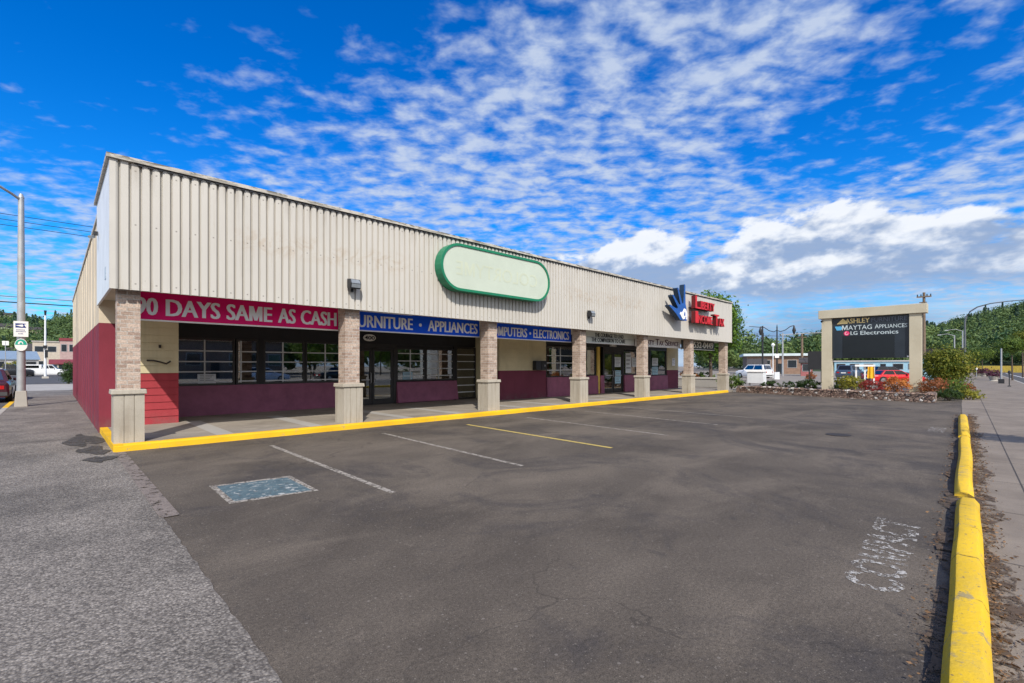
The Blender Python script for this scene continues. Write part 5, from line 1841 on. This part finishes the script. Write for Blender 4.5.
def wood(tab, r0, r1, px0, px1, n, label, size=1.0, conifer=.27, nleaf=280):
    VC, TC, VD, TD = [], [], [], []
    for i in range(n):
        px = rng.uniform(px0, px1)
        k = rng.random() ** .8
        d = r0 + (r1 - r0) * k
        X, Y = at(px, d)
        z = hz(tab, r0, r1, 12 * size, px, k)
        tone = rng.normal(.45, .30)
        if rng.random() < conifer * (.12 + 1.3 * k * k):
            h = rng.uniform(9, 16) * size * rng.uniform(.8, 1.15)
            P, Q = conifer_pts(X, Y, z, h, h * rng.uniform(.19, .30), nleaf)
            VC.append(leaf_quads(P, .72 * size, jitter=.4, N=Q, loose=.5))
            TC.append(np.clip(tone + rng.normal(0, .09, len(P)), 0, 1))
        else:
            h = rng.uniform(8, 15) * size
            P, Q = decid_pts(X, Y, z, h, h * rng.uniform(.38, .55), nleaf)
            VD.append(leaf_quads(P, .66 * size, jitter=.4, N=Q, loose=.5))
            TD.append(np.clip(tone + rng.normal(0, .09, len(P)), 0, 1))
    tag(quad_mesh('conifer_wood', np.concatenate(VC), np.concatenate(TC), L_CONIFER), label + ', its dark conifers', 'wood', kind='stuff')
    tag(quad_mesh('broadleaf_wood', np.concatenate(VD), np.concatenate(TD), L_WOOD), label + ', its broadleaf trees', 'wood', kind='stuff')


hill(SK_R, 130, 430, [680 + i * 12 for i in range(46)], 12)
wood(SK_R, 150, 430, 700, 1130, 1500, 'wooded hillside on the right beyond the street')
hill(SK_L, 150, 380, [-160 + i * 12 for i in range(34)], 12)
wood(SK_L, 160, 380, -120, 150, 700, 'wooded hillside on the left beyond the street')
for px, d, w, wall, lab in ((6, 330, 16, WHITEW, 'long white house high on the left hillside'), (33, 255, 9, TANW, 'tan house half hidden in the left hillside trees'), (12, 250, 9, WHITEW, 'white house low on the left hillside')):
    x, y = at(px, d)
    z = hz(SK_L, 150, 380, 12, px, (d - 150) / 230)
    r = house('hillside_house', lab, x, y, facing(px), w, 8, 5.5, wall, DKROOF, 1.8, wins=(4, 1), door=False)
    r.location.z = z + 4.0
VD, TD = [], []
for i in range(170):
    X, Y = rng.uniform(-90, 220), rng.uniform(-95, -62)
    P, Q = decid_pts(X, Y, 0, rng.uniform(7, 13), rng.uniform(5, 8), 240)
    VD.append(leaf_quads(P, 1.1, N=Q))
    TD.append(np.clip(rng.normal(.4, .25) + rng.normal(0, .1, len(P)), 0, 1))
tag(quad_mesh('broadleaf_wood', np.concatenate(VD), np.concatenate(TD), L_WOOD), 'belt of trees across the street, mirrored in the shop windows', 'wood', kind='stuff')
mb = MB()
P0 = [at(962, 122), at(1000, 118), at(1060, 112), at(1060, 135), at(962, 142)]
structure('verge', MB().prism(P0, -.1, 1.65), VERGE)

# ------------------------------------------------------------------ sky, sun, camera
TO_SUN = Vector((-.62, -.94, 1.0)).normalized()
world = bpy.data.worlds.new('World')
scene.world = world
world.use_nodes = True
t = NT(world.node_tree)
sky = t.n('ShaderNodeTexSky', {'sky_type': 'NISHITA', 'sun_disc': False})
sky.sun_elevation = math.asin(TO_SUN.z)
sky.sun_rotation = math.atan2(TO_SUN.x, TO_SUN.y)
sky.air_density = 1.0
sky.dust_density = .3
sky.ozone_density = 3.0
D = t.n('ShaderNodeTexCoord').outputs['Generated']
nrm = t.n('ShaderNodeVectorMath', {'operation': 'NORMALIZE'})
t.set(nrm.inputs[0], D)
D = nrm.outputs[0]
sx, sy, sz = t.sep(D)
hs = t.n('ShaderNodeHueSaturation')
hs.inputs['Saturation'].default_value = 1.45
hs.inputs['Value'].default_value = 1.0
t.set(hs.inputs['Color'], sky.outputs[0])
blue = t.mix(1.0, hs.outputs[0], (.24, .93, 1.30), 'MULTIPLY')
# direction split: east-west run r, forward f
r_ = t.m('SUBTRACT', t.m('MULTIPLY', sx, RT[0]), t.m('MULTIPLY', sy, -RT[1]))
f_ = t.m('ADD', t.m('MULTIPLY', sx, FW[0]), t.m('MULTIPLY', sy, FW[1]))
zc = t.m('ADD', t.m('MAXIMUM', sz, 0.0), .10)
pl = t.comb(t.m('DIVIDE', r_, zc), t.m('DIVIDE', f_, zc), 0.0)
# high mackerel layer
back = t.rng(f_, -.05, -.55, 0, 1, True)              # unseen white cloud behind the camera, added as neutral fill light
cov = t.rng(t.m('SUBTRACT', r_, t.m('MULTIPLY', t.m('SUBTRACT', sz, .25), 2.0)), -1.16, -.42, 0, 1, True)
gapd = t.m('ADD', t.m('POWER', t.m('DIVIDE', t.m('SUBTRACT', r_, .60), .14), 2.0), t.m('POWER', t.m('DIVIDE', t.m('SUBTRACT', sz, .40), .10), 2.0))
gap = t.rng(gapd, 0, 2.2, .38, 0)
big = t.noise(pl, .9, 3, .5, .4)
cov2 = t.m('ADD', t.m('SUBTRACT', cov, gap), t.m('MULTIPLY', t.m('SUBTRACT', big, .5), 1.5))
puff = t.noise(t.scale(pl, 1.0, 1.25, 1), 8.6, 4, .56, .15)
streak = t.noise(pl, 2.2, 5, .6, .6)
dens = t.m('ADD', t.m('MULTIPLY', puff, .86), t.m('MULTIPLY', streak, .24))
th = t.rng(cov2, 0, 1, .74, .41)
alto = t.rng(dens, t.m('SUBTRACT', th, .07), t.m('ADD', th, .29), 0, 1, True)
alto = t.m('MULTIPLY', alto, t.rng(cov2, -.1, .9, .45, .90))
acol = t.mix(t.rng(puff, .35, .65), (2.3, 3.2, 5.2), (3.9, 4.5, 5.6))
skyc = t.mix(alto, blue, acol)
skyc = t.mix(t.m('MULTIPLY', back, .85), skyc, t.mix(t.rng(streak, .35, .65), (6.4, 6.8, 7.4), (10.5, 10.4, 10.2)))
# low pale bank towards the horizon on the right
hz1 = t.m('MULTIPLY', t.rng(sz, .18, .03, 0, .95, True), t.rng(r_, -.25, .35, 0, 1, True))
hst = t.noise(t.comb(t.m('MULTIPLY', r_, 5.0), t.m('MULTIPLY', sz, 26.0), f_), 1.0, 5, .6, .4)
hcol = t.mix(t.rng(hst, .38, .62), (1.55, 2.45, 4.1), (3.5, 4.2, 5.3))
skyc = t.mix(hz1, skyc, hcol)
# cumulus bank
pc = t.comb(t.m('MULTIPLY', r_, 11.0), t.m('MULTIPLY', sz, 17.0), t.m('MULTIPLY', f_, 4.0))
n1 = t.noise(pc, 1.0, 8, .56, .1)
up = t.n('ShaderNodeVectorMath', {'operation': 'ADD'})
t.set(up.inputs[0], pc)
up.inputs[1].default_value = (-.20, .34, 0)
n2 = t.noise(up.outputs[0], 1.0, 4, .5, .1)


def lump(rc, w, h):                                     # a heap of cloud standing at bearing rc
    return t.m('MULTIPLY', t.m('EXPONENT', t.m('MULTIPLY', t.m('POWER', t.m('DIVIDE', t.m('SUBTRACT', r_, rc), w), 2.0), -1.0)), h)


toph = t.m('ADD', .203, t.m('ADD', t.m('ADD', lump(.24, .09, .105), lump(.55, .10, .085)), t.m('ADD', lump(.42, .06, .045), lump(.74, .08, .03))))
body = t.m('MULTIPLY', t.m('SUBTRACT', toph, sz), 20.0)
cd = t.m('ADD', body, t.m('MULTIPLY', t.m('SUBTRACT', n1, .5), 5.0))
cum = t.rng(cd, 0.0, .55, 0, 1, True)
base_n = t.m('MULTIPLY', t.m('SUBTRACT', n1, .5), .06)
cum = t.m('MULTIPLY', cum, t.rng(t.m('ADD', sz, base_n), .100, .150, 0, 1, True))
cum = t.m('MULTIPLY', cum, t.rng(r_, -.10, .10, 0, 1, True))
lit = t.m('ADD', t.m('MULTIPLY', t.m('SUBTRACT', n1, n2), 4.4), t.m('ADD', .80, t.m('MULTIPLY', body, -.26)))
lit = t.m('ADD', lit, t.rng(sz, .13, .24, -.25, .15))
ccol = t.mix(t.rng(lit, .05, 1.0, 0, 1, True), (2.1, 2.85, 4.3), (6.2, 6.4, 6.7))
skyc = t.mix(t.m('MULTIPLY', cum, .94), skyc, ccol)
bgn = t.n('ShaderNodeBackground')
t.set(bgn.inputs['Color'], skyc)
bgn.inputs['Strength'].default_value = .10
wo = t.n('ShaderNodeOutputWorld')
t.t.links.new(bgn.outputs[0], wo.inputs[0])

sun = bpy.data.lights.new('sun', 'SUN')
sun.energy = 3.0
sun.angle = math.radians(.5)
sun.color = (1.0, .945, .86)
so = bpy.data.objects.new('sun', sun)
col.objects.link(so)
so.location = (0, 0, 40)
so.rotation_euler = (-TO_SUN).to_track_quat('-Z', 'Y').to_euler()

cam = bpy.data.cameras.new('camera')
cam.sensor_width = 36
cam.lens = 36 * FPX / 1024
cam.shift_y = (HY - 341.5) / 1024
cam.clip_start = .05
cam.clip_end = 5000
co = bpy.data.objects.new('camera', cam)
col.objects.link(co)
co.location = (0, 0, EYE)
co.rotation_euler = (PI / 2, 0, AZ - PI / 2)
scene.camera = co
scene.view_settings.view_transform = 'Standard'
scene.view_settings.look = 'None'
scene.view_settings.exposure = 0.6
scene.view_settings.gamma = 1
scene.cycles.max_bounces = 6
scene.cycles.transparent_max_bounces = 12
scene.cycles.use_denoising = True
